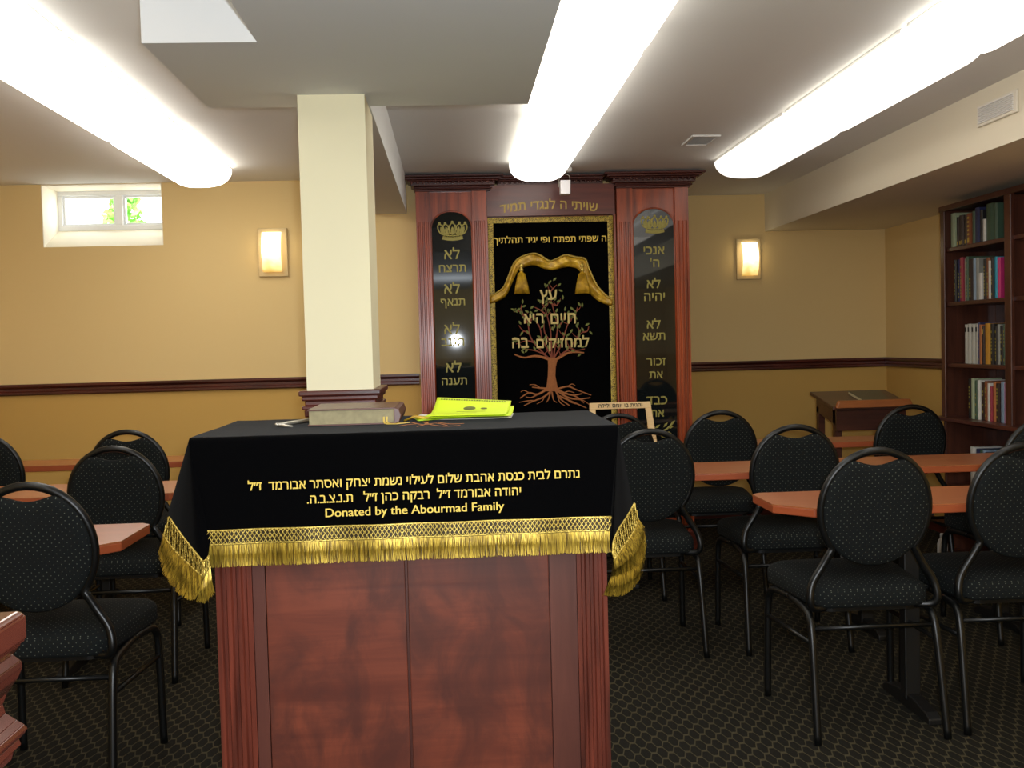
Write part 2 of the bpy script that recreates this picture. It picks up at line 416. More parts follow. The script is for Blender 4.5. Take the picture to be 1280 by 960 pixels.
def letters(name, body, c, width, mat, parent, rtl=True, heavy=0.05, sz=1.0, ex=(1, 0, 0), ez=(0, 0, 1), arc=0.0, th=0.0015, label=None, mid=False):
    gl = outlines(body[::-1] if rtl else body); vs = [p for g in gl for p in g[0]]
    x0 = min(p[0] for p in vs); x1 = max(p[0] for p in vs); k = width / (x1 - x0)
    ymid = (min(p[1] for p in vs) + max(p[1] for p in vs)) / 2 if mid else 0.3
    ex = Vector(ex); ez = Vector(ez); nr = -ex.cross(ez).normalized()
    nr = ez.cross(ex).normalized() * -1.0
    if nr.dot(Vector((0, -1, 0))) < 0 and abs(nr.y) > 0.5: nr = -nr
    if abs(nr.z) > 0.5 and nr.z < 0: nr = -nr
    c = Vector(c); mb = MB()
    for q_, (dx, dy) in enumerate([(-.012, 0), (.012, heavy * .35), (-.012, heavy * .7), (.012, heavy)] if heavy else [(0, 0)]):
        for gi, (gp, gf) in enumerate(gl):
            pts = []
            for x, y in gp:
                u = (x + dx - (x0 + x1) / 2) * k; v = (y - ymid + dy - heavy / 2) * k * sz
                v -= arc * (2 * u / width) ** 2
                pts.append(c + ex * u + ez * v + nr * (th + .0004 * q_ + .00015 * (gi % 2)))
            mb.add(pts, gf)
    ob = mb.build(name, mat, parent, recalc=False)
    if label: ob['label'] = label
    return ob

# ================================================================== the room
H = 2.264; XL, XR, YB, YA, YF = -2.77, 3.07, 6.2, 7.15, -2.5
struct(MB().box((XL - .1, YF - .1, -.1), (XR + .1, YA + .1, 0)).build('floor', M['carpet']))
struct(MB().ext([(XL - .1, YF - .1), (XR + .1, YF - .1), (XR + .1, YA + .1), (1.23, YA + .1), (1.23, YB + .3), (XL - .1, YB + .3)], 'z', H, H + .1).build('ceiling', M['ceil']))
struct(MB().box((XL - .1, YF, 0), (XL, YB, H)).build('wall_left', M['wall']))
struct(MB().box((XR, YF, 0), (XR + .1, YA, H)).build('wall_right', M['wall']))
struct(MB().box((XL - .1, YF - .1, 0), (XR + .1, YF, H)).build('wall_front', M['wall']))
WX0, WX1, WZ0, WZ1, WD = -2.365, -1.675, 1.90, 2.262, 0.27
b = MB().box((XL - .1, YB, 0), (1.33, YB + .3, WZ0)).box((XL - .1, YB, WZ0), (WX0, YB + .3, H)).box((WX1, YB, WZ0), (1.33, YB + .3, H)).box((WX0, YB, WZ1), (WX1, YB + .3, H))
struct(b.build('wall_back', M['wall']))
struct(MB().box((1.23, YB + .3, 0), (1.33, YA, H)).build('wall_return', M['wall']))
struct(MB().box((1.23, YA, 0), (XR + .1, YA + .1, H)).build('wall_alcove', M['wall']))
# chair rails
def rail_prof(d, z):   # (projection, z) profile
    return [(0, z - .033), (d * .55, z - .033), (d * .8, z - .026), (d * .8, z - .014), (d * .45, z - .008), (d * .45, z + .006), (d * .75, z + .012), (d, z + .02), (d, z + .033), (0, z + .033)]
RZ = 1.07
struct(MB().ext([(YB - p, z) for p, z in rail_prof(.028, RZ)], 'x', XL, -0.2).build('trim_1', M['rail']))
struct(MB().ext([(YA - p, z) for p, z in rail_prof(.028, RZ)], 'x', 1.33, XR).build('trim_2', M['rail']))
struct(MB().ext([(XR - p, z) for p, z in rail_prof(.028, RZ)], 'y', 5.68, YA).build('trim_3', M['raily']))
struct(MB().ext([(XL + p, z) for p, z in rail_prof(.028, RZ)], 'y', YF, YB).build('trim_4', M['raily']))
def base_prof(d=.015, h=.09): return [(0, 0), (d, 0), (d, h * .75), (d * .5, h), (0, h)]
struct(MB().ext([(YB - p, z) for p, z in base_prof()], 'x', XL, -0.2).build('baseboard_back', M['rail']))
struct(MB().ext([(YA - p, z) for p, z in base_prof()], 'x', 1.33, XR).build('baseboard_alcove', M['rail']))
struct(MB().ext([(XR - p, z) for p, z in base_prof()], 'y', 5.68, YA).build('baseboard_right', M['raily']))
struct(MB().ext([(XL + p, z) for p, z in base_prof()], 'y', YF, YB).build('baseboard_left', M['raily']))
# bulkheads under the ceiling
SZ = 2.055
struct(MB().ext([(-.765, 2.70), (-.475, 2.70), (-.475, YF), (.272, YF), (.272, 3.42), (-.765, 3.42)], 'z', SZ, H).build('ceiling_bulkhead', M['soffit']))
struct(MB().box((-.45, 3.42, SZ), (-.245, YB, H)).build('ceiling_beam', M['soffit']))
struct(MB().box((2.21, YF, 2.006), (XR, YA, H)).build('ceiling_soffit', M['beamw']))
# column with its moulding collar
CX0, CX1, CY0, CY1 = -.457, -.250, 3.26, 3.58
struct(MB().box((CX0, CY0, 0), (CX1, CY1, SZ)).build('column', M['col']))
def collar(z0, z1):
    mb = MB(); h = z1 - z0
    for a, bb, d in ((0, .28, .012), (.28, .42, .020), (.42, .62, .010), (.62, .8, .02), (.8, 1, .03)):
        d *= .8
        mb.box((CX0 - d, CY0 - d, z0 + h * a), (CX1 + d, CY1 + d, z0 + h * bb))
    return mb
struct(collar(1.055, 1.138).build('trim_5', M['rail'], bevel=.004))

# window, left end of the back wall
wy = YB + WD
wn = bpy.data.objects.new('window_1', None); COL.objects.link(wn); wn.location = ((WX0 + WX1) / 2, wy, 2.03); struct(wn)
fz0, fz1 = 2.02, WZ1
fr = MB()
t = .03
fr.box((WX0, wy - .03, fz0), (WX1, wy + .02, fz0 + t)).box((WX0, wy - .03, fz1 - t), (WX1, wy + .02, fz1))
fr.box((WX0, wy - .03, fz0 + t), (WX0 + t, wy + .02, fz1 - t)).box((WX1 - t, wy - .03, fz0 + t), (WX1, wy + .02, fz1 - t))
xm = P(150, 250, wy).x
fr.box((xm - .022, wy - .03, fz0 + t), (xm + .022, wy + .02, fz1 - t))
struct(fr.build('window_frame', M['vinyl'], wn, bevel=.003))
sash = MB()
for a, bb in ((WX0 + t, xm - .022), (xm + .022, WX1 - t)):
    s_ = .014
    sash.box((a, wy - .015, fz0 + t), (bb, wy + .01, fz0 + t + s_)).box((a, wy - .015, fz1 - t - s_), (bb, wy + .01, fz1 - t)).box((a, wy - .015, fz0 + t + s_), (a + s_, wy + .01, fz1 - t - s_)).box((bb - s_, wy - .015, fz0 + t + s_), (bb, wy + .01, fz1 - t - s_))
struct(sash.build('window_sash', M['vinyl'], wn))
struct(MB().box((WX0 + t, wy - .002, fz0 + t), (WX1 - t, wy + .002, fz1 - t)).build('window_pane', M['glass'], wn))
sl = MB().ext([(YB + .001, WZ0), (wy + .03, WZ0), (wy + .03, fz0), (wy - .03, fz0)], 'x', WX0, WX1)
struct(sl.build('window_sill', M['reveal'], wn))
rv = MB().box((WX0, YB + .001, WZ0), (WX0 + .004, wy, WZ1)).box((WX1 - .004, YB + .001, WZ0), (WX1, wy, WZ1)).box((WX0, YB + .001, WZ1 - .004), (WX1, wy, WZ1))
struct(rv.build('window_reveal', M['reveal'], wn))
# outside: unseen ground, made pale for neutral bounce light, and a shrub
struct(MB().box((-9, YB + .35, 1.35), (1.1, 16, 1.55)).build('ground_outside', M['bounce_ground']))
sh = thing('garden_shrub', (0, 9.6, 1.55), 'bright green leafy shrub seen outside through the small window', 'shrub')
sp0 = P(152, 262, 9.6); sh.location.x = sp0.x
lb = MB()
for i in range(900):
    zz = random.random(); rr = (.34 * (1 - zz) + .07) * math.sqrt(random.random()); a = random.random() * 2 * pi
    c = Vector((sp0.x + rr * math.cos(a) + .1 * (zz - .5), 9.6 + rr * math.sin(a), 1.72 + zz * 1.1))
    d1 = Vector((random.uniform(-1, 1), random.uniform(-1, 1), random.uniform(-.4, 1))).normalized() * .05; d2 = d1.cross(Vector((random.uniform(-1, 1), 1, random.uniform(-1, 1)))).normalized() * .025
    lb.add([c - d1, c + d2, c + d1, c - d2], [(0, 1, 2, 3)])
lb.build('foliage', M['leaf'], sh, recalc=False)
MB().tube([(sp0.x, 9.6, 1.55), (sp0.x + .02, 9.6, 2.0), (sp0.x - .02, 9.6, 2.5)], [.03, .02, .008], 8).build('stem', M['brown'], sh)

# ================================================================== ceiling lamps
def lens_rows(x, y0, y1, wd, z0, z1):
    """half-pipe lens with rounded ends"""
    rows = []; n = 18; L = y1 - y0
    ts = [0, .006, .02, .045, .08] + [.08 + (L - .16) * k / 6 for k in range(1, 6)] + [L - .08, L - .045, L - .02, L - .006, L]
    for t in ts:
        e = min(t, L - t); k = min(1, math.sqrt(max(0, 1 - (1 - min(e / .08, 1)) ** 2))); k = .35 + .65 * k
        row = []
        for j in range(n + 1):
            a = pi * j / n
            cx = math.copysign(abs(math.cos(a)) ** .75, math.cos(a)); sz_ = math.sin(a) ** .8
            row.append((x - cx * wd / 2 * (.9 + .1 * k), y0 + t, z1 - (z1 - z0) * sz_ * k))
        rows.append(row)
    return rows
def fixture(x, y0, y1, label, power):
    t = thing('fluorescent_light', (x, (y0 + y1) / 2, 2.14), label, 'ceiling light', 'fluorescent ceiling lights')
    y0 += .012; y1 -= .012
    MB().box((x - .15, y0 + .01, H - .018), (x + .15, y1 - .01, H - .0005)).build('housing', M['whitem'], t, bevel=.003)
    mb = MB(); R_ = lens_rows(x, y0, y1, .315, 2.145, H - .018)
    mb.grid(R_)
    n = len(R_[0]); k = len(R_)
    for base in (0, (k - 1) * n): mb.f.append(tuple(range(base, base + n))); mb.sm.append(False)
    mb.build('diffuser', emit('fluorescent_lens', (255, 250, 240), power), t)
rows_ = ((-1.318, 'left'), (.497, 'middle'), (1.640, 'right'))
ordn = ['at the far end', 'second from the far end', 'third from the far end', 'unseen added fourth from the far end']  # the fourth in each row is out of view, added to light the room
for x, nm in rows_:
    ye = 5.74
    for k in range(4):
        fixture(x, ye - 1.215, ye, f'glowing white fluorescent ceiling light, {ordn[k]} of the {nm} row', TUBE[nm][k])
        ye -= 1.215

# vents and spotlight
vt = thing('ceiling_vent', (1.27, 5.14, 2.255), 'small white square ceiling vent between the lights in front of the ark', 'vent')
MB().box((1.20, 5.02, 2.254), (1.34, 5.035, H - .001)).box((1.20, 5.245, 2.254), (1.34, 5.26, H - .001)).box((1.20, 5.035, 2.254), (1.215, 5.245, H - .001)).box((1.325, 5.035, 2.254), (1.34, 5.245, H - .001)).build('frame', M['vent'], vt)
MB().box((1.215, 5.035, 2.26), (1.325, 5.245, H - .001)).build('backing', M['ventdark'], vt)
mb = MB()
for k in range(9): y = 5.045 + k * .022; mb.hexa([(1.215, y, 2.256), (1.325, y, 2.256), (1.325, y + .004, 2.256), (1.215, y + .004, 2.256), (1.215, y + .008, 2.262), (1.325, y + .008, 2.262), (1.325, y + .012, 2.262), (1.215, y + .012, 2.262)])
mb.build('louvre', M['vent'], vt)
vt = thing('wall_vent', (2.205, 4.05, 2.12), 'pale rectangular vent grille on the face of the right hand soffit', 'vent')
MB().box((2.198, 3.9, 2.112), (2.2095, 4.2, 2.2)).build('frame', plain('cream_vent_frame', (228, 220, 204), .5, var=0), vt, bevel=.003)
mb = MB()
for k in range(9): z = 2.124 + k * .0075; mb.box((2.192, 3.92, z), (2.198, 4.18, z + .004))
mb.build('louvre', plain('pale_vent_slats', (232, 230, 228), .5, var=0), vt)
s0 = P(706, 219, 5.9)
st = thing('spotlight', (s0.x, 5.9, 2.10), 'small white spotlight hanging from the ceiling in front of the ark cornice', 'spotlight')
MB().box((s0.x - .04, 5.87, 2.236), (s0.x + .04, 5.93, H - .001)).build('ceiling_mount', M['vent'], st, bevel=.008)
w0 = s0.x - .003
MB().tube(smoothpath([(w0 - .036, 5.885, 2.15), (w0 - .03, 5.9, 2.195), (w0 - .018, 5.9, 2.222), (w0, 5.9, 2.228), (w0 + .02, 5.9, 2.222), (w0 + .031, 5.9, 2.205), (w0 + .028, 5.885, 2.15)]), .0025, 6).tube([(w0, 5.9, 2.226), (w0, 5.9, 2.238)], .004, 6).build('bracket', M['steel'], st)
MB().hexa([(w0 - .03, 5.84, 2.105), (w0 + .026, 5.84, 2.105), (w0 + .026, 5.9, 2.105), (w0 - .03, 5.9, 2.105), (w0 - .028, 5.85, 2.185), (w0 + .03, 5.85, 2.185), (w0 + .03, 5.91, 2.185), (w0 - .028, 5.91, 2.185)]).build('lamp_head', plain('white_lamp_head', (248, 246, 250), .35, var=0), st, bevel=.004)

# sconces
def sconce(cx, cz, Yw, label):
    t = thing('wall_sconce', (cx, Yw, cz - .14), label, 'wall light', 'wall sconces beside the ark')
    wd, hh = .172, .285
    MB().box((cx - wd / 2, Yw - .022, cz - hh / 2), (cx + wd / 2, Yw, cz + hh / 2)).build('backplate', plain('cream_backplate', (214, 190, 140), .6, var=.1), t, bevel=.004)
    rows = []
    for i in range(13):
        z = -.115 + .23 * i / 12; bow = .065 * (1 - (z / .14) ** 2)
        rows.append([(cx + .056 * u, Yw - .024 - bow * (1 - .15 * abs(u)), cz + z) for u in (-1, -.9, -.5, 0, .5, .9, 1)])
    mb = MB(); mb.grid(rows)
    # the shade is re-based so that its own z runs from its lower edge
    o = mb.build('shade', M['sconce'], t, solid=.005)
    MB().box((cx - .03, Yw - .05, cz - .05), (cx + .03, Yw - .022, cz + .05)).build('lamp_holder', M['whitem'], t)
sconce(-1.039, 1.842, YB, 'cream framed wall sconce with curved glowing shade, on the wall left of the column')
sconce(2.085, 1.815, YA, 'wall sconce with curved yellow glowing shade, on the wall right of the ark')

# ================================================================== the ark
AY = 6.1
ark = thing('torah_ark', (.6, AY, 0), 'tall carved mahogany ark with black tablets on the back wall', 'ark')
ax0, ax1 = P(521, 300, AY).x, P(860, 300, AY).x
il, ir = P(608.5, 300, AY).x, P(770, 300, AY).x
AT = 2.20
MB().box((ax0 + .01, AY + .05, .0), (ax1 - .01, YB - .001, AT)).build('back_panel', M['ark'], ark)
MB().box((ax0 - .02, AY - .03, 0), (ax1 + .02, YB - .001, .12)).build('plinth', M['arkx'], ark, bevel=.006)
def fluted(x0, x1, z0, z1, y0, y1, zt):
    n = 3; wd = x1 - x0; g = wd * .17
    def prof(gr):
        out = [(x0, y1), (x0, y0)]
        for k in range(n):
            c = x0 + wd * (.22 + .28 * k)
            out += [(c - g / 2, y0), (c - g / 4, y0 + gr), (c + g / 4, y0 + gr), (c + g / 2, y0)]
        return out + [(x1, y0), (x1, y1)]
    mb = MB().ext(prof(.007), 'z', z0, zt); mb.box((x0, y0, zt), (x1, y1, z1)); return mb
tabs = []
for side, (x0, xa, xb, x1, px) in {'l': (P(521, 300, AY).x, P(540, 320, AY).x, P(590.5, 320, AY).x, P(609, 300, AY).x, 565), 'r': (P(771, 300, AY).x, P(791.5, 320, AY).x, P(843, 320, AY).x, P(860, 300, AY).x, 817)}.items():
    ztop = AT
    MB().box((xa - .005, AY + .0, .12), (xb + .005, AY + .05, ztop)).build('panel_frame', M['ark'], ark)
    zt = P(px, 277, AY).z
    fluted(x0, xa - .004, .12, ztop, AY - .025, AY + .05, zt).build('pilaster', M['ark'], ark)
    fluted(xb + .004, x1, .12, ztop, AY - .025, AY + .05, zt).build('pilaster', M['ark'], ark)
    # arched tablet
    za = P(px, 265 if side == 'l' else 261, AY).z; r = (xb - xa) / 2 - .003; cx = (xa + xb) / 2
    out = [(cx - r, .2), (cx + r, .2)] + [(cx + r * math.cos(pi * k / 24), za - r * .82 + r * .82 * math.sin(pi * k / 24)) for k in range(25)]
    tab = MB().ext(out, 'y', AY - .006, AY + .004).build('tablet', M['glass_tablet'], ark); tab['label'] = 'black arched glass tablet'
    arch = [(cx + (r + .004) * math.cos(pi * k / 24), AY - .006, za - r * .82 + (r + .004) * .82 * math.sin(pi * k / 24)) for k in range(25)]
    MB().tube([(cx + r + .004, AY - .006, .2)] + arch + [(cx - r - .004, AY - .006, .2)], .005, 6).build('tablet_moulding', M['ark'], ark)
    tabs.append((tab, cx))
def row(tab, txt, px, py, wpx, mat, parent=None):
    letters('lettering', txt, P(px, py, AY - .0062), wpx / FPX * AY, mat, tab, heavy=.04, th=.0012)
T = tabs[0][0]
for txt, px, py, wp in (('לא', 565, 318, 19), ('תרצח', 565.5, 335.5, 33), ('לא', 565, 361, 19), ('תנאף', 566, 377.5, 30), ('לא', 565, 411.5, 19), ('תגנב', 566, 427.5, 28), ('לא', 567, 459.5, 19), ('תענה', 568, 476.5, 31), ('לא', 567, 512, 19)):
    row(T, txt, px, py, wp, M['dullgold'])
T = tabs[1][0]
for txt, px, py, wp in (("אנכי", 817.5, 313, 26), ("'ה", 818.5, 329, 11), ('לא', 817, 355, 17), ('יהיה', 818, 371, 26), ('לא', 817, 405.5, 17), ('תשא', 817.5, 420.5, 28), ('זכור', 820, 452, 24), ('את', 820, 468.5, 17), ('כבד', 821, 500.5, 26), ('את', 821.5, 516.5, 17)):
    row(T, txt[::-1] if txt[0] == "'" else txt, px, py, wp, M['dullgold'])
def crown(cx, cz, wd, tab):
    mb = MB(); y = AY - .0075; h = wd * .78
    def q(u, v): return (cx + u * wd, y, cz + v * h)
    def band(v, wv, r): mb.ribbon([q(-.36 * r, v + .05), q(-.18 * r, v), q(0, v - .015), q(.18 * r, v), q(.36 * r, v + .05)], wv)
    band(-.42, .020, 1); band(-.27, .007, 1.06)
    for k in range(7): mb.ribbon([(q(-.3 + .1 * k, -.34)[0] + .005 * math.cos(a * pi / 4), y, q(0, -.345 + .03 * abs(k - 3) / 3)[2] + .006 * math.sin(a * pi / 4)) for a in range(9)], .003)
    for k, u in enumerate((-.40, -.22, 0, .22, .40)):
        lean = u * .28; hh = .46 + .05 * (k == 2)
        loop = [q(u * .86 + lean * (1 + math.sin(a)) / 2 + .105 * math.cos(a), -.22 + hh * (1 + math.sin(a)) / 2) for a in [2 * pi * t / 20 for t in range(21)]]
        mb.ribbon(loop, .008)
        mb.ribbon([q(u * .86, -.22), q(u * .86 + lean * .3, -.02), q(u * .86 + lean * .6, .12)], [.012, .02, .006])
        c = q(u * .86 + lean, -.22 + hh + .05)
        mb.add([(c[0] + .008 * math.cos(a * pi / 5), y - .001, c[2] + .008 * math.sin(a * pi / 5)) for a in range(10)], [tuple(range(10))])
    for u in (-.31, -.11, .11, .31):
        c = q(u * 1.1, .06); mb.add([(c[0] - .008, y - .001, c[2]), (c[0], y - .001, c[2] - .022), (c[0] + .008, y - .001, c[2]), (c[0], y - .001, c[2] + .022)], [(0, 1, 2, 3)])
    mb.build('crown_emblem', M['dullgold'], tab, recalc=False)
crown(P(565.5, 287, AY).x, P(565.5, 287, AY).z, .165, tabs[0][0])
crown(P(818, 279, AY).x, P(818, 279, AY).z, .155, tabs[1][0])
mb = MB(); y = AY - .0075                       # leafy ornament low on the right tablet
stem = [P(816, 536, y), P(826, 540, y), P(834, 536, y), P(841, 529, y)]
mb.ribbon(stem, .01)
for px, py, a in ((822, 533, .6), (828, 545, -.6), (832, 531, .8), (836, 541, -.3), (841, 528, .7), (818, 543, -.9), (838, 534, .2)):
    c = P(px, py, y); dx = Vector((math.cos(a), 0, math.sin(a))) * .02; dz = Vector((-math.sin(a), 0, math.cos(a))) * .008
    mb.add([c - dx, c + dz, c + dx, c - dz], [(0, 1, 2, 3)])
mb.build('leaf_ornament', M['dullgold'], tabs[1][0], recalc=False)
# header
hz0, hz1 = P(690, 269, AY).z, P(690, 238, AY).z
hd = MB().box((il + .005, AY + .0, hz0), (ir - .005, AY + .05, AT)).build('header_board', M['arkx'], ark)
hp = P(686, 256, AY)
letters('lettering', 'שויתי ה לנגדי תמיד', hp, 122 / FPX * AY, M['gold'], hd, heavy=.04, arc=.022, sz=1.0, th=.002)
# inner jambs of the recess and dark recess board
MB().box((il, AY + .0, .12), (il + .006, AY + .05, hz0)).build('jamb', M['ark'], ark)
MB().box((ir - .012, AY + .0, .12), (ir, AY + .05, hz0)).build('jamb', M['ark'], ark)
# cornices
def cornice(x0, x1, yf, z0, z1, ov, ends):
    mb = MB(); h = z1 - z0
    steps = ((0, .14, .10), (.14, .24, .22), (.24, .34, .16), (.34, .62, .40), (.62, .72, .62), (.72, .86, .80), (.86, 1.0, 1.0))
    for a, bb, d in steps:
        d *= ov
        mb.box((x0 - d * ends[0], yf - d, z0 + h * a), (x1 + d * ends[1], YB - .002, z0 + h * bb))
    n = int((x1 - x0 + ov) / .032)
    for k in range(n):     # dentils
        xx = x0 - ov * .5 * ends[0] + (x1 - x0 + ov * .5 * (ends[0] + ends[1])) * (k + .5) / n
        mb.box((xx - .008, yf - .62 * ov, z0 + h * .47), (xx + .008, yf - .3 * ov, z0 + h * .62))
    return mb
ctop = H - .012
lz0 = P(565, 239, AY - .03).z
cornice(P(521, 240, AY).x, P(611, 240, AY).x, AY - .02, lz0, ctop, .085, (1, 1)).build('cornice', M['cornice'], ark, bevel=.004)
cornice(P(771, 240, AY).x, P(860, 240, AY).x, AY - .02, lz0, ctop, .085, (1, 1)).build('cornice', M['cornice'], ark, bevel=.004)
cornice(il + .07, ir - .07, AY + .03, hz1 + .005, ctop, .07, (0, 0)).build('cornice', M['cornice'], ark, bevel=.004)

# curtain hanging in the ark
CY = AY + .028
cz1 = P(690, 271, CY).z; cxl, cxr = il + .008, ir - .014
cur = thing('ark_curtain', ((cxl + cxr) / 2, CY, .2), 'black velvet curtain embroidered with a tree, hanging in the ark', 'curtain')
rows = []
for i in range(25):
    z = .2 + (cz1 - .2) * i / 24
    rows.append([(cxl + (cxr - cxl) * j / 40, CY + .005 * math.sin(j / 40 * 2 * pi * 3.5 + .3 * math.sin(z * 2)), z) for j in range(41)])
MB().grid(rows).build('velvet', M['velvet'], cur, solid=.004)
EY = CY - .009                                  # embroidery plane
bw = .032
mb = MB()
mb.ribbon([(cxl + bw / 2, EY, .2), (cxl + bw / 2, EY, cz1)], bw, th=.003); mb.ribbon([(cxr - bw / 2, EY, .2), (cxr - bw / 2, EY, cz1)], bw, th=.003); mb.ribbon([(cxl, EY, cz1 - bw / 2 - .001), (cxr, EY, cz1 - bw / 2 - .001)], bw, th=.003)
mb.build('border_braid', gold_thread('woven_gold_border', (196, 168, 60), (70, 54, 14), 130, 'x', .45, .35), cur, recalc=False)
mb = MB()                                       # relief stitches of the border
for k in range(int((cz1 - .2) / .014)):
    z = .2 + k * .014
    for x in (cxl + bw * .3, cxl + bw * .7, cxr - bw * .3, cxr - bw * .7): mb.tube([(x - .005, EY - .003, z), (x + .005, EY - .004, z + .008)], .0016, 4)
for k in range(int((cxr - cxl) / .014)):
    x = cxl + k * .014
    for z in (cz1 - bw * .3, cz1 - bw * .7): mb.tube([(x, EY - .003, z - .004), (x + .008, EY - .004, z + .004)], .0016, 4)
mb.build('border_stitches', M['braid'], cur)
letters('lettering', 'ה שפתי תפתח ופי יגיד תהלתיך', P(687.5, 299.5, EY), 141 / FPX * EY, M['thread'], cur, heavy=.035, th=.0045)
# tree
def pp(l): return [P(a, b_, EY - .0015) for a, b_ in l]
tr = MB(); k_ = EY / FPX
tr.ribbon(pp([(690, 489), (690, 484), (689.5, 470), (690, 458), (691, 447)]), [17 * k_, 14 * k_, 9.5 * k_, 9.5 * k_, 13 * k_], th=.004)
for l, wd in (([(688, 450), (680, 447), (668, 445), (655, 447), (643, 443)], 3), ([(694, 450), (706, 443), (716, 440), (730, 441)], 3), ([(688, 486), (675, 485), (665, 484)], 2.2), ([(684, 486), (672, 493), (661, 491), (650, 498)], 2.4), ([(690, 488), (680, 496), (668, 501), (655, 507)], 2.2), ([(693, 486), (705, 491), (716, 494), (728, 492)], 2.4), ([(694, 486), (708, 496), (722, 499), (738, 497)], 2.4), ([(694, 486), (700, 498), (712, 507)], 2.2), ([(699, 495), (715, 502), (733, 510)], 2.0), ([(688, 490), (686, 498), (683, 503)], 1.8), ([(698, 486), (710, 483), (720, 487), (739, 494)], 2.0), ([(690, 490), (692, 500), (696, 503)], 1.6), ([(672, 493), (664, 497), (657, 496)], 1.5), ([(668, 501), (660, 501), (649, 503)], 1.5), ([(716, 494), (724, 498), (730, 504)], 1.5), ([(675, 485), (669, 481), (662, 481)], 1.3), ([(661, 491), (655, 488), (651, 490)], 1.2), ([(708, 496), (712, 502), (720, 505)], 1.3), ([(722, 499), (730, 501), (737, 506)], 1.2), ([(705, 491), (711, 489), (718, 491)], 1.2), ([(710, 483), (715, 480), (719, 482)], 1.1), ([(680, 496), (678, 501), (671, 505)], 1.2), ([(697, 495), (700, 503), (706, 507)], 1.2)):
    pts = smoothpath(pp(l), 4); n = len(pts)
    tr.ribbon(pts, [max(.9, wd * (1.25 - .8 * i / n)) * k_ for i in range(n)], th=.002)
tr.build('tree_embroidery', M['bark_thread'], cur, recalc=False)['label'] = 'rust coloured embroidered trunk and roots'
tw = MB(); tips = []
BR = ([(687, 450), (676, 438), (667, 428), (662, 418), (660, 405), (655, 395), (648, 389), (643, 390)], [(690, 448), (684, 436), (678, 425), (675, 410), (670, 400), (668, 392)], [(690, 448), (689, 430), (688, 412), (684, 395), (681, 385), (677, 377)], [(692, 448), (694, 430), (697, 410), (694, 395), (690, 380), (687, 366), (685, 358)], [(692, 448), (699, 436), (705, 420), (710, 405), (716, 397), (722, 398)], [(694, 450), (702, 444), (712, 434), (722, 422), (728, 415)], [(688, 450), (680, 443), (668, 438), (656, 436), (648, 428)], [(687, 366), (691, 361), (696, 356)], [(684, 395), (676, 388), (668, 384)], [(690, 380), (696, 382), (697, 378)], [(697, 410), (704, 400), (706, 390)], [(716, 397), (720, 390), (722, 384)], [(662, 418), (655, 414), (650, 420)], [(660, 405), (664, 400), (662, 395)], [(667, 428), (658, 426), (645, 430)], [(712, 434), (720, 438), (731, 436)], [(700, 444), (710, 438), (715, 442)], [(722, 422), (724, 414), (722, 408)], [(728, 415), (734, 414), (736, 408)], [(655, 395), (652, 388), (652, 382)], [(690, 430), (681, 416), (680, 404)])
for l in BR:
    pts = smoothpath(pp(l), 4); n = len(pts); tw.ribbon(pts, [max(.8, 2.2 - 1.6 * i / n) * k_ for i in range(n)], th=.0015)
    tips.append(l[-1])
    for q_ in l[2:-1]: tips.append(q_)
rng = random.Random(5)
for l in BR[:14]:
    for (a, b_), (a2, b2) in zip(l[1:], l[2:]):
        for sg_ in (-1, 1):
            if rng.random() < .62:
                e = (a + sg_ * rng.uniform(3, 7.5), b_ - rng.uniform(3, 9)); tw.ribbon(pp([(a, b_), ((a + e[0]) / 2 + sg_, (b_ + e[1]) / 2), e]), [1.1 * k_, .9 * k_, .6 * k_], th=.0012); tips.append(e)
tw.build('twig_embroidery', M['twig_thread'], cur, recalc=False)['label'] = 'reddish embroidered branches'
lv = MB()
for i, (a, b_) in enumerate(tips + [(680, 357), (693, 353), (700, 366), (652, 392), (643, 388), (719, 391), (713, 418), (643, 426), (723, 410), (736, 420), (652, 440), (725, 444), (660, 440)]):
    for k in range(1):
        th_ = random.uniform(.3, 2.8); c = P(a + random.uniform(-3, 3), b_ + random.uniform(-4, 1), EY - .003)
        dx = Vector((math.cos(th_), 0, math.sin(th_))) * .0145; dz = Vector((-math.sin(th_), 0, math.cos(th_))) * .0062
        lv.add([c - dx, c - dx * .2 + dz, c + dx * .5 + dz * .8, c + dx, c + dx * .5 - dz * .8, c - dx * .2 - dz], [(0, 1, 2, 3, 4, 5)])
lv.build('leaf_embroidery', M['leaf_thread'], cur, recalc=False)['label'] = 'olive green embroidered leaves'
for txt, px, py, wp, sz_ in (('עץ', 685.5, 368.5, 21, 1.0), ('חיים', 704, 398, 31, 1.1), ('היא', 667, 398, 24, 1.1), ('למחזיקים', 703.5, 428.5, 66, 1.05), ('בה', 650.5, 428.5, 20, 1.1)):
    letters('lettering', txt, P(px, py, EY - .005), wp / FPX * EY, M['cream_thread'], cur, heavy=.05, sz=sz_, th=.001)
# swag
U = [(612, 371), (628, 361), (635, 347), (642, 330), (651, 321.6), (666, 317), (676, 320), (687, 326.5), (697, 323), (707, 319), (719.5, 321.6), (731, 324), (736, 336), (746, 357), (759, 371), (765, 374)]
Lw = [(612, 380), (631, 372), (641, 352), (648, 338), (656, 334), (668, 331.5), (679, 335.5), (691, 338), (702, 335), (712, 333.5), (723, 337), (728, 347), (734, 362), (746, 375), (759, 381), (765, 382)]
su = smoothpath([P(a, b_, EY - .004) for a, b_ in U], 4); sl_ = smoothpath([P(a, b_, EY - .004) for a, b_ in Lw], 4)
rows = []
for q_ in range(7):
    f_ = q_ / 6; rows.append([u.lerp(l, f_) + Vector((0, -.013 * math.sin(pi * f_) - .004 * math.sin(f_ * 9 + i * .45) - .003 * math.sin(i * 1.1), 0)) for i, (u, l) in enumerate(zip(su, sl_))])
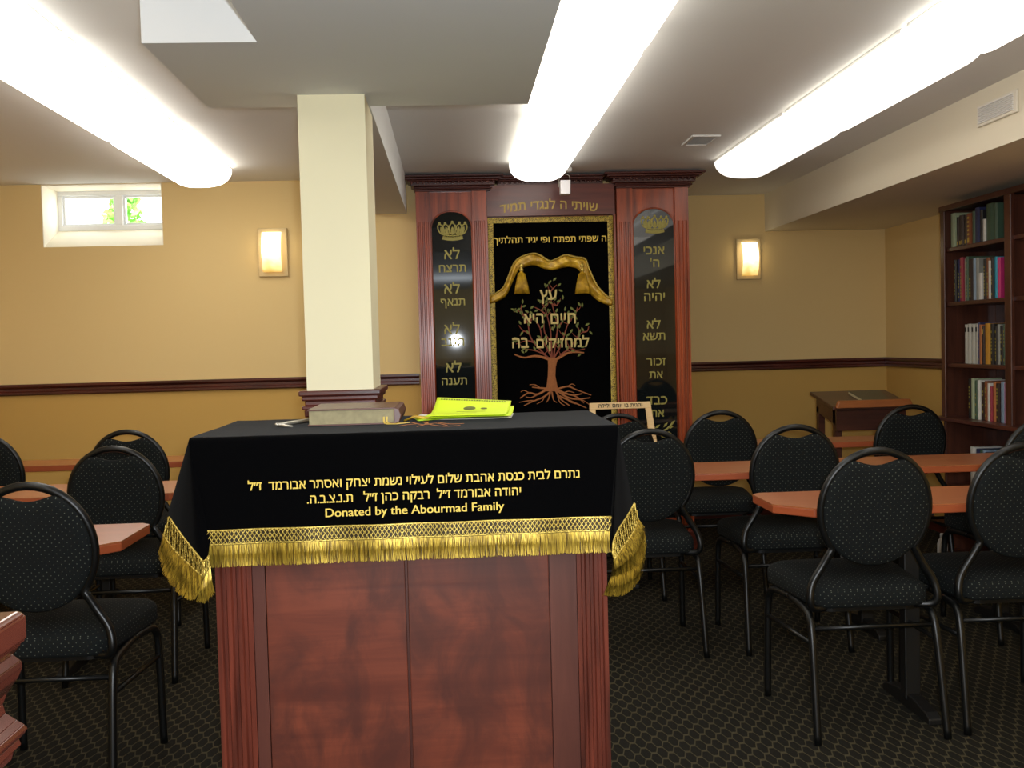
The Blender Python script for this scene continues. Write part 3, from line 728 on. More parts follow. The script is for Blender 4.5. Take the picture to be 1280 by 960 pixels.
MB().grid(rows).build('swag', M['satin'], cur, solid=.002)['label'] = 'gold satin swag'
br = MB(); br.tube([p + Vector((0, -.006, 0)) for p in su], .006, 6)
for i in range(0, len(su) - 1):
    for f_ in (0, .5): c = su[i].lerp(su[i + 1], f_) + Vector((0, -.012, .001)); br.tube([c + Vector((-.004, 0, -.004)), c + Vector((.004, 0, .004))], .0022, 4)
br.build('swag_braid', M['braid'], cur)
for px in (651.5, 727.5):
    c = P(px, 329, EY - .02); k = EY / FPX
    mb = MB(); mb.lathe([(.004, 0), (.012, -.006), (.013, -.02), (.006, -.028), (.012, -.034), (.012, -.045), (.007, -.052)], c, 12)
    kn = mb
    prof = [(.008, -.05), (.018, -.06), (.026, -.09), (.036, -.135), (.043, -.178), (.040, -.18)]
    tas = MB().lathe(prof, c, 20)
    for i in range(60):
        a = 2 * pi * i / 60; tas.tube([(c.x + .019 * math.cos(a), c.y + .019 * math.sin(a), c.z - .06), (c.x + .037 * math.cos(a), c.y + .037 * math.sin(a), c.z - .135), (c.x + .044 * math.cos(a), c.y + .044 * math.sin(a), c.z - .178 - .005 * random.random())], .0022, 4)
    tassel = tas.build('tassel', M['satin'], cur); kn.build('tassel_knot', M['braid'], tassel)

# ================================================================== bima and its cloth
BX0, BX1, BY0, BY1, BT = -.590, .368, 2.525, 3.02, 1.058
bima = thing('bima_table', (-.11, 2.77, 0), 'large reddish cherry wood reading table with double doors in the foreground', 'table')
mb = MB().box((BX0 + .01, BY0 + .02, .1), (BX1 - .01, BY1, BT - .03)); mb.build('body', M['bimaz'], bima)
MB().box((BX0 - .015, BY0 - .015, 0), (BX1 + .015, BY1 + .015, .1)).build('plinth', M['bimaz'], bima, bevel=.008)
MB().box((-.625, 2.498, BT - .03), (.392, 3.045, BT)).build('tabletop', M['bimaz'], bima, bevel=.006)
pl = P(316, 760, BY0).x; pr = P(722, 760, BY0).x
fluted(BX0, pl, .1, BT - .03, BY0, BY0 + .03, 1.0).build('pilaster', M['bimap'], bima)
fluted(pr, BX1, .1, BT - .03, BY0, BY0 + .03, 1.0).build('pilaster', M['bimap'], bima)
d0, d1, d2 = P(333, 760, BY0).x, P(509, 760, BY0).x, P(687, 760, BY0).x
MB().box((pl + .001, BY0 + .004, .1), (d0 - .002, BY0 + .03, BT - .03)).build('stile', M['bimaz'], bima)
MB().box((d2 + .002, BY0 + .004, .1), (pr - .001, BY0 + .03, BT - .03)).build('stile', M['bimaz'], bima)
MB().box((d0, BY0 + .002, .12), (d1 - .003, BY0 + .02, BT - .04)).build('door', M['bima'], bima, bevel=.002)
MB().box((d1 + .003, BY0 + .002, .12), (d2, BY0 + .02, BT - .04)).build('door', M['bima'], bima, bevel=.002)

CT = BT + .006
cloth = thing('table_cloth', (-.11, 2.77, CT), 'black velvet cloth with gold fringe and embroidered dedication, draped over the reading table', 'tablecloth')
cx0, cx1, cy0, cy1 = -.632, .398, 2.490, 3.052
hem = .838
sk = MB()
rows = []                     # top
for i in range(9): rows.append([(cx0 + (cx1 - cx0) * j / 30, cy0 + .012 + (cy1 - cy0 - .012) * i / 8, CT + .0006 * math.sin(j * 1.7 + i)) for j in range(31)])
sk.grid(rows)
rows = []                     # front fall, rounded over the edge
for i in range(14):
    if i < 4: a = i / 3 * pi / 2; yy = cy0 + .012 - .012 * math.sin(a); zz = CT - .012 + .012 * math.cos(a)
    else: f_ = (i - 3) / 10; yy = cy0 - .004 * f_; zz = CT - .012 + (hem - CT + .012) * f_
    rows.append([(cx0 + (cx1 - cx0) * j / 60 + (.022 * (1 - j / 30) if j < 30 else (.022 * (1 - j / 30))) * max(0, (i - 3) / 10) , yy - (.003 * math.sin(j * .55) * max(0, (i - 3) / 10)), zz) for j in range(61)])
front_hem = rows[-1]
sk.grid(rows)
# left corner fold: fan from the table corner to a flared hem
A = Vector((cx0, cy0 + .004, CT - .003))
def fan(apex, base, n=10):
    return [[apex.lerp(Vector(q_), (k / n)) + Vector((0, 0, 0)) for q_ in base] for k in range(n + 1)]
Lb = [P(262.5, 676, 2.478), P(260, 696, 2.468), P(254, 702, 2.455), P(246, 692, 2.462), P(236, 679, 2.488), P(225, 664, 2.522), P(214, 648, 2.565), P(210, 641, 2.585)]
Lb = smoothpath(Lb, 3)
sk.grid(fan(A, Lb))
Rl = [Vector((cx0, cy0 + .02 + (cy1 - cy0 - .02) * k / 10, CT - .003)) for k in range(11)]
lowL = [Lb[-1].lerp(Vector((cx0 - .09 + .03 * math.sin(k), cy1, hem)), k / 10) + Vector((.012 * math.sin(k * 1.3), 0, 0)) for k in range(11)]
Rl[0] = A
sk.grid([[a.lerp(b_, k / 8) for a, b_ in zip(Rl, lowL)] for k in range(9)])
A2 = Vector((cx1, cy0 + .004, CT - .003))
Rb = smoothpath([P(761.5, 672, 2.478), P(764, 690, 2.462), P(767, 675, 2.468), P(775, 658, 2.50), P(784, 643, 2.535), P(791, 630, 2.57)], 3)
sk.grid(fan(A2, Rb))
Rr = [Vector((cx1, cy0 + .02 + (cy1 - cy0 - .02) * k / 10, CT - .003)) for k in range(11)]; Rr[0] = A2
lowR = [Rb[-1].lerp(Vector((cx1 + .03, cy1, hem)), k / 10) + Vector((.01 * math.sin(k * 1.5) - .02 * min(k, 3) / 3, 0, 0)) for k in range(11)]
sk.grid([[a.lerp(b_, k / 8) for a, b_ in zip(Rr, lowR)] for k in range(9)])
sk.grid([[(cx0 + (cx1 - cx0) * j / 10, cy1 + .004 * k / 6, CT - (CT - hem) * k / 6) for j in range(11)] for k in range(7)])
sk.build('velvet', M['velvet'], cloth)
# braid lattice and fringe
def braid(mb, top, bot, pitch=.0105, r=.0021, out=Vector((0, -1, 0)), sheet=None):
    L = sum((top[i + 1] - top[i]).length for i in range(len(top) - 1)); n = max(6, int(L / pitch))
    def at(pl_, t):
        t = max(0, min(.99999, t)) * (len(pl_) - 1); i = int(t); return pl_[i].lerp(pl_[i + 1], t - i)
    for rep in range(2):
        for ph in range(2):
            pts = [(at(top, k / n) if (k + ph) % 2 else at(top, k / n).lerp(at(bot, k / n), .52)) if rep == 0 else (at(top, k / n).lerp(at(bot, k / n), .45) if (k + ph) % 2 else at(bot, k / n)) for k in range(n + 1)]
            mb.tube([p + out * (.003 + .0015 * ph) for p in pts], r, 5)
    for f_ in (0, 1.0): mb.tube([a.lerp(b_, f_) + out * .003 for a, b_ in zip(top, bot)], r * 1.1, 5)
    if sheet is not None: sheet.grid([[p + out * .0012 for p in top], [p + out * .0012 for p in bot]])
def fringe(mb, top, bot, n, out=Vector((0, -1, 0)), jit=.006, wd=.0028, sag=.0):
    def at(pl_, t):
        t = max(0, min(.99999, t)) * (len(pl_) - 1); i = int(t); return pl_[i].lerp(pl_[i + 1], t - i)
    for k in range(n):
        t = (k + random.random()) / n; a = at(top, t); b_ = at(bot, t + random.gauss(0, .6) / n)
        d = (b_ - a); b_ = a + d * random.uniform(.93, 1.03) + Vector((random.gauss(0, jit * .35), 0, 0))
        o1 = out * random.uniform(.0, .004); m_ = a.lerp(b_, .5) + o1 + out * sag + Vector((random.gauss(0, jit * .2), 0, 0))
        side = (at(top, min(1, t + .01)) - at(top, max(0, t - .01))).normalized() * wd / 2
        mb.add([a - side + o1, a + side + o1, m_ + side + out * .0012, m_ - side, b_ + side * .6 + o1, b_ - side * .6 + o1], [(0, 1, 2, 3), (3, 2, 4, 5)])
brd, sheet, fr_ = MB(), MB(), MB()
fh = [Vector(p) + Vector((0, -.001, 0)) for p in front_hem]
b0 = [p + Vector((0, 0, .004)) for p in fh]; b1 = [p + Vector((0, -.001, -.029)) for p in fh]; b2 = [p + Vector((0, -.004, -.083)) for p in fh]
braid(brd, b0, b1, sheet=sheet)
fringe(fr_, b1, b2, 900)
sheet.grid([[p + Vector((0, .003, 0)) for p in b1], [p + Vector((0, .003, .008)) for p in b2]])
# left fold
Lt = smoothpath([P(212.5, 646, 2.567), P(225, 664, 2.520), P(236, 678.5, 2.486), P(247, 692, 2.459), P(254.5, 701.5, 2.452)], 4)
Lt1 = smoothpath([P(205, 668, 2.563), P(218, 686, 2.516), P(232, 700, 2.480), P(245, 712, 2.455), P(256, 721, 2.448)], 4)
Lt2 = smoothpath([P(199.5, 690, 2.565), P(205, 713, 2.518), P(216, 731, 2.484), P(229, 745, 2.462), P(242, 750, 2.452)], 4)
out = Vector((-.5, -.86, 0))
braid(brd, Lt, Lt1, out=out, sheet=sheet); fringe(fr_, Lt1, Lt2, 330, out)
sheet.grid([[p - out * .002 for p in Lt1], [p.lerp(q_, .85) - out * .002 for p, q_ in zip(Lt1, Lt2)]])
Lc = [P(255, 702, 2.450), P(259, 699, 2.452), P(262.5, 694, 2.457)]; Lc1 = [P(256, 721, 2.446), P(260, 717, 2.449), P(263, 708, 2.454)]
Lc2 = [P(246, 752, 2.446), P(257, 753, 2.447), P(268, 740, 2.452)]
braid(brd, Lc, Lc1, out=out); fringe(fr_, Lc1, Lc2, 150, Vector((0, -1, 0)), sag=.004)
sheet.grid([Lc, Lc1])
# right fold
Rt = smoothpath([P(792, 629, 2.568), P(783, 645, 2.532), P(773, 660, 2.496), P(766, 676, 2.466), P(765, 693, 2.452)], 4)
Rt1 = smoothpath([P(797, 648, 2.562), P(791, 664, 2.526), P(782, 678, 2.490), P(773, 690, 2.462), P(767, 700, 2.448)], 4)
out = Vector((.5, -.86, 0))
braid(brd, Rt, Rt1, out=out, sheet=sheet)
Rt2 = smoothpath([P(805, 668, 2.556), P(803, 692, 2.520), P(797, 706, 2.486), P(781, 716, 2.460), P(764, 722, 2.444)], 4)
fringe(fr_, Rt1, Rt2, 380, out, sag=.006)
sheet.grid([[p - out * .002 for p in Rt1], [p.lerp(q_, .85) - out * .002 for p, q_ in zip(Rt1, Rt2)]])
Rt3 = smoothpath([P(804, 690, 2.535), P(803, 704, 2.522), P(797, 726, 2.49), P(778, 744, 2.46), P(754.5, 744, 2.442)], 4)
fringe(fr_, [p + Vector((0, .004, .002)) for p in Rt2], Rt3, 300, out, sag=.003)
sheet.grid([[p.lerp(q_, .8) - out * .001 for p, q_ in zip(Rt1, Rt2)], [p.lerp(q_, .8) - out * .001 for p, q_ in zip(Rt2, Rt3)]])
brd.build('gold_braid', M['braid'], cloth)['label'] = 'gold lattice braid above the fringe'
sheet.build('fringe_backing', gold_thread('dark_gold_backing', (66, 52, 18), (40, 30, 8), 200), cloth)
fo = fr_.build('fringe', M['fringe'], cloth, recalc=False); fo['kind'] = 'stuff'; fo['label'] = 'hanging gold thread fringe'
# dedication
ty = cy0 - .006
def ded(txt, px0, px1, py, rtl=True, heavy=.03, sz=1.0):
    a, b_ = P(px0, py, ty), P(px1, py, ty); letters('lettering', txt, (a + b_) / 2, (b_ - a).length, M['thread'], cloth, rtl, heavy, sz, th=.002, ex=(1, 0, .006), ez=(0, 0, 1))
ded('נתרם לבית כנסת אהבת שלום לעילוי נשמת יצחק ואסתר אבורמד  ז״ל', 310, 724, 600, sz=1.1)
ded('יהודה אבורמד ז״ל  רבקה כהן ז״ל   ת.נ.צ.ב.ה.', 384, 651, 619, sz=1.1)
ded('Donated by the Abourmad Family', 407, 630, 637, False, 0.02, .95)
# embroidered roots on the top of the cloth
mb = MB()
for l in ([(560, 532), (545, 529), (530, 531), (515, 528)], [(528, 527), (540, 531), (556, 533), (575, 532)], [(520, 530), (508, 531), (498, 533)], [(548, 528), (562, 530), (580, 529.5)], [(535, 526), (532, 530), (520, 533.5)]):
    mb.ribbon(smoothpath([PZ(a, b_, CT + .0015) for a, b_ in l], 3), .007, nrm=(0, 0, 1), th=.001)
mb.build('root_embroidery', M['bark_thread'], cloth, recalc=False)['label'] = 'rust coloured embroidered roots'

# ---- things on the bima
Z0 = CT + .001
bx0, bx1, by0, by1 = -.385, -.155, 2.735, 3.02
bk = thing('prayer_book', ((bx0 + bx1) / 2, (by0 + by1) / 2, Z0), 'thick brown leather prayer book lying closed on the black cloth', 'book')
hb = .044
MB().box((bx0, by0, Z0), (bx1, by1, Z0 + .004)).build('back_cover', M['leather'], bk, bevel=.001)
MB().box((bx0, by0, Z0 + hb - .004), (bx1, by1, Z0 + hb)).build('front_cover', M['leather'], bk, bevel=.001)
MB().ext([(bx1 - .004, Z0), (bx1 + .010, Z0 + .004), (bx1 + .016, Z0 + hb / 2), (bx1 + .010, Z0 + hb - .004), (bx1 - .004, Z0 + hb)], 'y', by0, by1).build('spine', M['leather'], bk, bevel=.002)
MB().box((bx0 + .004, by0 + .004, Z0 + .004), (bx1 - .002, by1 - .004, Z0 + hb - .004)).build('pages', M['marble'], bk)
mb = MB()
for k, dx in enumerate((0, .008)): mb.ribbon(smoothpath([(bx1 - .03 + dx, by0 - .001, Z0 + .02), (bx1 - .028 + dx, by0 - .006, Z0 + .004), (bx1 - .01 + dx * 2, by0 - .012, Z0 + .0015), (bx1 + .03 + dx, by0 + .01 + dx, Z0 + .002)], 4), .005, nrm=(0, -.5, .85), th=.0005)
mb.build('ribbon_marker', M['gold'], bk, recalc=False)
rb = MB()
for k in range(4): rb.tube(smoothpath([(-.135 + .012 * k, 2.80 + .03 * k, Z0 + .003), (-.11, 2.79 + .02 * k, Z0 + .012), (-.09 + .01 * k, 2.83, Z0 + .004), (-.07, 2.80 + .012 * k, Z0 + .003)], 5), .0028, 6)
tag(rb.build('gold_cord', M['satin']), 'tangled gold cord lying between the brown book and yellow flyers', 'cord')
# pointer
pt = thing('reading_pointer', (-.43, 2.8, Z0), 'slim silver pointer with a short side arm lying left of the thick book', 'pointer')
a, b_ = PZ(347, 531, Z0 + .006), PZ(386, 525.5, Z0 + .008)
MB().tube([a, a.lerp(b_, .3), b_], [.004, .0055, .006], 10).build('rod', M['steel'], pt)
c = PZ(365, 533, Z0 + .004); a2 = a + Vector((0, 0, -.001))
arm = MB().tube([a2, a2.lerp(c, .5), c], [.004, .004, .003], 8); arm.lathe([(.003, -.003), (.007, -.002), (.007, .003), (.003, .005)], a, 12)
arm.build('side_arm', M['steel'], pt)
# flyers
def sheet_obj(name, c, wd, hh, rot, z, mat, label, curl=None, grp='loose flyers on the bima'):
    t = thing(name, (c[0], c[1], z), label, 'paper', grp)
    rows = []
    ca, sa = math.cos(rot), math.sin(rot)
    def pos(u, v, dz=0):
        h = curl(u, v) if curl else 0
        return Vector((c[0] + ca * u * wd / 2 - sa * v * hh / 2, c[1] + sa * u * wd / 2 + ca * v * hh / 2, z + h + dz))
    for i in range(13): rows.append([pos(-1 + 2 * j / 16, -1 + 2 * i / 12) for j in range(17)])
    MB().grid(rows).build('sheet', mat, t, solid=.0006)
    return t, pos
sheet_obj('white_sheet', (.03, 2.9, 0), .27, .17, -.10, Z0 + .0015, M['paper'], 'white sheet sticking out from under the yellow flyers', lambda u, v: .012 * max(0, -u - .6) + .004 * max(0, u - .6))
sheet_obj('yellow_flyer', (-.005, 2.86, 0), .21, .16, .16, Z0 + .004, M['yellowd'], 'lowest yellow green flyer, its left corner pointing to the book', lambda u, v: .004 + .004 * u)
sheet_obj('yellow_flyer', (.055, 2.855, 0), .215, .22, -.10, Z0 + .010, M['yellow'], 'bright yellow flyer under the curled one', lambda u, v: .003 + .012 * max(0, v) ** 1.5)
t_, pos = sheet_obj('yellow_flyer', (.045, 2.862, 0), .215, .25, -.12, Z0 + .013, M['yellow'], 'top bright yellow printed flyer with its back edge curled up', lambda u, v: .004 + .022 * max(0, v + .2) ** 1.6 * (1 - .25 * u))
mb = MB()
for cu_, cv_, ru, rv_ in ((-.05, .30, .16, .16), (.33, .28, .09, .08)):
    n = 20; mb.add([pos(cu_ + ru * math.cos(2 * pi * k / n), cv_ + rv_ * math.sin(2 * pi * k / n), .0012) for k in range(n)], [tuple(range(n))])
for k in range(26): u = -.88 + 1.76 * k / 26; mb.add([pos(u, .86, .0012), pos(u + .04, .86, .0012), pos(u + .04, .92, .0012), pos(u, .92, .0012)], [(0, 1, 2, 3)])
for v, u0, u1 in ((-.05, -.35, .4), (-.28, -.1, .2), (-.5, -.6, -.1)): mb.add([pos(u0, v, .0012), pos(u1, v, .0012), pos(u1, v + .03, .0012), pos(u0, v + .03, .0012)], [(0, 1, 2, 3)])
mb.build('print', M['olive'], t_, recalc=False)

# ================================================================== tables
def table(x0, x1, y0, y1, label, clip=.07, feet=None, h=.72):
    t = thing('study_table', ((x0 + x1) / 2, (y0 + y1) / 2, 0), label, 'table', 'narrow study tables')
    out = [(x0 + clip, y0), (x1 - .02, y0), (x1, y0 + .02), (x1, y1 - .02), (x1 - .02, y1), (x0 + .03, y1), (x0, y1 - .03), (x0, y0 + clip * 1.1)] if clip > 0 else [(x0 + .02, y0), (x1 + clip, y0), (x1, y0 - clip * 1.1), (x1, y1 - .03), (x1 - .03, y1), (x0 + .02, y1), (x0, y1 - .02), (x0, y0 + .02)]
    MB().ext(out, 'z', h - .004, h).build('laminate_top', M['laminate'], t)
    MB().ext(out, 'z', h - .03, h - .004).build('table_edge', M['edge'], t, bevel=.003)
    ym = (y0 + y1) / 2
    for fx in feet:
        MB().box((fx - .027, ym - .022, .03), (fx + .027, ym + .022, h - .045)).build('pedestal', M['blackm'], t, bevel=.004)
        MB().ext([(y0 + .0, 0), (y1 - .0, 0), (y1 - .0, .02), (y1 - .03, .035), (ym + .05, .05), (ym - .05, .05), (y0 + .03, .035), (y0, .02)], 'x', fx - .022, fx + .022).build('foot', M['blackm'], t, bevel=.004)
        MB().box((fx - .025, y0 + .05, h - .045), (fx + .025, y1 - .05, h - .03)).build('support_bar', M['blackm'], t)
table(1.035, 2.62, 3.205, 3.57, 'orange brown study table in the front row right of the bima', .10, (1.525, 2.20))
table(.70, 2.62, 4.13, 4.51, 'orange brown study table in the middle row right of the bima', .06, (1.75, 2.35))
table(.62, 2.45, 5.18, 5.45, 'orange brown study table in the rear row in front of the ark', .04, (.9, 2.3))
table(-2.6, -.985, 3.005, 3.385, 'study table with pale reflection in the front row left of the bima', -.06, (-1.54, -2.35))
table(-2.6, -1.06, 4.085, 4.48, 'study table in the middle row left of the bima', -.06, (-1.56, -2.35))
table(-2.6, -.95, 5.26, 5.55, 'study table in the rear row by the left back wall', -.04, (-1.20, -1.82))

# ================================================================== chairs
def seat_outline(inset, n=8):
    fw, rw, yf, yr, r = .225 - inset, .190 - inset, .235 - inset, -.195 + inset, max(.01, .06 - inset * .3)
    out = []
    for cx, cy, a0 in ((fw - r, yf - r, 0), (-(fw - r), yf - r, 90), (-(rw - r), yr + r, 180), (rw - r, yr + r, 270)):
        for k in range(n + 1):
            a = math.radians(a0 + 90 * k / n); out.append((cx + r * math.cos(a), cy + r * math.sin(a)))
    return out
def make_chair(loc, label):
    t = thing('banquet_chair', (0, 0, 0), label, 'chair', 'round backed banquet chairs')
    rings = []
    for ins, z in ((.03, .405), (.004, .41), (0, .42), (0, .455), (.006, .468), (.022, .479), (.06, .489), (.11, .494), (.16, .496)): rings.append([(x, y, z) for x, y in seat_outline(ins)])
    MB().rings(rings).build('seat', M['fabric'], t)
    MB().ext(seat_outline(.02), 'z', .395, .406).build('seat_pan', M['tube'], t)
    yb = lambda z: -.175 - .055 * (z - .5) / .4
    zc, rx, rz = .722, .172, .186
    def back_out(s):
        out = []
        for k in range(64):
            a = 2 * pi * k / 64; ca, sa = math.cos(a), math.sin(a)
            z = zc + math.copysign(abs(sa) ** .96, sa) * rz * s; x = math.copysign(abs(ca) ** .96, ca) * rx * s
            d = abs(math.degrees(a) - 90)
            if d < 30: z -= .040 * math.cos(math.radians(d * 3)) ** 1.3
            out.append((x, z))
        return out
    rings = []
    for s, dy in ((.80, .018), (.93, .016), (.965, .010), (.972, 0), (.965, -.012), (.93, -.018), (.80, -.021), (.5, -.022)): rings.append([(x, yb(z) + dy, z) for x, z in back_out(s)])
    MB().rings(rings).build('backrest', M['fabric'], t)
    half = [(-.150, -.165, .408), (-.192, -.185, .412), (-.205, -.192, .440), (-.194, -.184, .490), (-.160, yb(.55), .545)]
    arc_ = []
    for k in range(0, 33):
        a = math.radians(221 - (221 + 41) * k / 32); z = zc + rz * math.sin(a); arc_.append((rx * math.cos(a), yb(z), z))
    path = smoothpath(half + arc_[:1], 5)[:-1] + arc_ + smoothpath([arc_[-1]] + [(-x, y, z) for x, y, z in half[::-1]], 5)[1:]
    MB().tube(path, .0125, 10).build('back_frame', M['tube'], t)
    for s in (-1, 1):
        MB().tube(smoothpath([(s * .195, .03, .398), (s * .212, .14, .396), (s * .217, .185, .375), (s * .219, .2, .33), (s * .221, .206, .2), (s * .223, .21, .0)], 5), .0125, 10).build('leg', M['tube'], t)
        MB().tube(smoothpath([(s * .195, .03, .398), (s * .197, -.13, .39), (s * .199, -.17, .372), (s * .200, -.19, .325), (s * .203, -.215, .2), (s * .207, -.25, .0)], 5), .0125, 10).build('leg', M['tube'], t)
        MB().tube([(s * .219, .2, .29), (s * .200, -.195, .30)], .008, 8).build('stretcher', M['tube'], t)
    MB().tube([(-.199, -.182, .345), (.199, -.182, .345)], .008, 8).build('stretcher', M['tube'], t)
    t.location = loc
    return t
ch0 = make_chair((1.305, 3.345, 0), 'nearest black dotted round backed chair at the front right table')
for x, y, rz, lb_ in (
    (1.80, 3.365, -.02, 'black dotted round backed chair cut off by the right edge at the front right table'),
    (.765, 4.255, .02, 'black round backed chair at the middle right table, beside the bima cloth'),
    (1.36, 4.255, -.02, 'black dotted chair at the middle right table, its seat showing left of the nearest chair'),
    (2.385, 4.25, 0, 'black chair at the middle right table, mostly hidden behind the chair at the right edge'),
    (2.245, 5.17, 0, 'black round backed chair in the rear row in front of the dark lectern and bookcase'),
    (1.30, 5.17, -.03, 'black round backed chair in the rear row just right of the ark'),
    (.79, 5.17, 0, 'black chair in the rear row before the pale bookstand, half hidden by the bima'),
    (-1.195, 3.165, 0, 'nearest black round backed chair at the left, behind the glossy wooden corner'),
    (-1.305, 4.235, 0, 'black round backed chair at the middle left table beside the bima'),
    (-1.515, 5.07, .02, 'black round backed chair at the rear left table, showing above the middle row chair'),
    (-2.17, 5.08, 0, 'black round backed chair at the far left edge, rear left table')):
    dup(ch0, (x, y, 0), rz, lb_)

# ================================================================== tabletop bookstand behind the bima
by_ = 5.33; bs0, bs1 = P(737, 506, by_ + .05).x, P(812, 506, by_ + .05).x
ztop = P(775, 503, by_ + .05).z; zb = .722
bs = thing('tabletop_bookstand', ((bs0 + bs1) / 2, by_, zb), 'pale wooden tabletop bookstand with open frame and black writing on its top bar', 'bookstand')
def tilt(u, z, d=0):                  # u: -1..1 across, z height; leaning back
    f_ = (z - zb) / (ztop - zb); hw = .178 + (.162 - .178) * f_
    return Vector(((bs0 + bs1) / 2 + .004 + u * hw, by_ - .03 + .09 * f_ + d, z))
mb = MB()
mb.hexa([tilt(-1, ztop - .034), tilt(1, ztop - .034), tilt(1, ztop - .034, .012), tilt(-1, ztop - .034, .012), tilt(-1, ztop), tilt(1, ztop), tilt(1, ztop, .012), tilt(-1, ztop, .012)])
for u0, u1 in ((-1, -.80), (.80, 1)): mb.hexa([tilt(u0, zb + .03), tilt(u1, zb + .03), tilt(u1, zb + .03, .012), tilt(u0, zb + .03, .012), tilt(u0, ztop - .034), tilt(u1, ztop - .034), tilt(u1, ztop - .034, .012), tilt(u0, ztop - .034, .012)])
mb.hexa([tilt(-1, zb), tilt(1, zb), tilt(1, zb, .012), tilt(-1, zb, .012), tilt(-1, zb + .03), tilt(1, zb + .03), tilt(1, zb + .03, .012), tilt(-1, zb + .03, .012)])
bf = mb.build('frame', M['lightwood'], bs, bevel=.003)
ez_ = (tilt(0, ztop) - tilt(0, zb)).normalized()
letters('lettering', 'והגית בו יומם ולילה', tilt(.0, ztop - .017) + Vector((0, -.0005, 0)), .232, M['black'], bf, heavy=.05, th=.0015, ez=ez_, sz=.95)
MB().box((tilt(-1, zb).x, by_ - .065, zb), (tilt(1, zb).x, by_ - .031, zb + .012)).build('ledge', M['lightwood'], bs, bevel=.002)
sx = tilt(.9, zb).x
MB().hexa([(sx - .012, by_ + .1, zb), (sx + .012, by_ + .1, zb), (sx + .012, by_ + .112, zb), (sx - .012, by_ + .112, zb), (sx - .016, by_ + .05, zb + .15), (sx + .004, by_ + .05, zb + .15), (sx + .004, by_ + .062, zb + .15), (sx - .016, by_ + .062, zb + .15)]).build('back_strut', M['lightwood'], bs)

# ================================================================== lectern in the alcove
le = thing('lectern', (2.49, 6.2, 0), 'dark brown sloped lectern in the alcove corner behind the rear table', 'lectern')
nl, nr_, fl, fr2 = P(1043, 512, 6.0), P(1142, 503, 6.0), P(1015, 491, 6.40), P(1110, 486, 6.40)
zn = .842; zf = .915; lx0, lx1 = 2.25, 2.735
MB().hexa([(lx0, 6.0, zn - .022), (lx1, 6.0, zn - .022), (lx1, 6.4, zf - .022), (lx0, 6.4, zf - .022), (lx0, 6.0, zn), (lx1, 6.0, zn), (lx1, 6.4, zf), (lx0, 6.4, zf)]).build('sloped_top', M['lect'], le, bevel=.004)
MB().hexa([(lx0 + .015, 5.985, zn - .01), (lx1 - .0, 5.985, zn - .01), (lx1 - .0, 6.02, zn - .002), (lx0 + .015, 6.02, zn - .002), (lx0 + .03, 5.985, zn + .034), (lx1 - .02, 5.985, zn + .034), (lx1 - .02, 6.012, zn + .038), (lx0 + .03, 6.012, zn + .038)]).build('book_ledge', M['lectl'], le, bevel=.006, seg=3)
MB().box((lx0 + .03, 6.03, .695), (lx1 - .03, 6.05, zn - .02)).build('front_apron', M['lect'], le)
for x in (lx0 + .03, lx1 - .05): MB().hexa([(x, 6.05, .73), (x + .02, 6.05, .73), (x + .02, 6.37, .79), (x, 6.37, .79), (x, 6.05, zn - .018), (x + .02, 6.05, zn - .018), (x + .02, 6.37, zf - .03), (x, 6.37, zf - .03)]).build('side_apron', M['lect'], le)
for x in (lx0 + .03, lx1 - .07):
    for y in (6.051, 6.33): MB().hexa([(x, y, 0), (x + .035, y, 0), (x + .035, y + .035, 0), (x, y + .035, 0), (x - .0, y, .82), (x + .04, y, .82), (x + .04, y + .04, .82), (x, y + .04, .82)]).build('leg', M['lect'], le)
def onlect(x, y, h=0): return Vector((x, y, zn + (zf - zn) * (y - 6.0) / .4 + h))
b4 = [onlect(2.46, 6.05, .001), onlect(2.62, 6.05, .001), onlect(2.66, 6.30, .001), onlect(2.46, 6.30, .001)]
lb2 = thing('lectern_book', (2.54, 6.17, .873), 'thin pale edged book lying on the sloped lectern', 'book')
up = Vector((0, 0, 1))
MB().hexa([p + up * .001 for p in b4] + [p + up * .016 for p in b4]).build('pages', plain('aged_pages', (196, 182, 140), .7), lb2)
MB().hexa([p + up * .016 + Vector((.0, 0, 0)) for p in b4] + [p + up * .019 for p in b4]).build('cover', plain('grey_green_cover', (96, 92, 72), .5), lb2)

# ================================================================== bookcase and its books
BXF, BXB = 2.76, XR - .003; bye = 5.665; bdv = 4.965; bye2 = 4.25; btop = 1.968
bc = thing('bookcase', (2.9, 4.95, 0), 'tall dark mahogany bookcase against the right wall under the soffit', 'bookcase')
def bbox(name, a, b_, m=None, bev=.003): return MB().box(a, b_).build(name, m or M['case'], bc, bevel=bev)
bbox('side_panel', (BXF, bye - .02, 0), (BXB, bye, btop)); bbox('side_panel', (BXF, bye2, 0), (BXB, bye2 + .02, btop))
bbox('divider', (BXF + .01, bdv - .012, 0), (BXB - .015, bdv + .012, btop - .03))
bbox('face_stile', (BXF - .012, bdv - .03, .78), (BXF + .01, bdv + .03, btop), bev=.004)
bbox('face_stile', (BXF - .012, bye - .045, .78), (BXF, bye, btop), bev=.004)
bbox('back_panel', (BXB - .012, bye2 + .02, 0), (BXB, bye - .02, btop))
bbox('top_panel', (BXF, bye2 + .02, btop - .025), (BXB - .012, bye - .02, btop), M['casey'])
bbox('crown_moulding', (BXF - .02, bye2, btop - .03), (BXF, bye, btop), M['casey'])
SH = [1.735, 1.435, 1.095, .798, .42]
for z in SH:
    for ya, yb_ in ((bdv + .012, bye - .02), (bye2 + .02, bdv - .012)):
        d = -.045 if z == .798 else 0
        bbox('shelf', (BXF + .004, ya, z - .022), (BXB - .012, yb_, z), M['casey'])
bbox('ledge', (BXF - .045, bye2, .776), (BXF, bye + .02, .798), M['casey'])
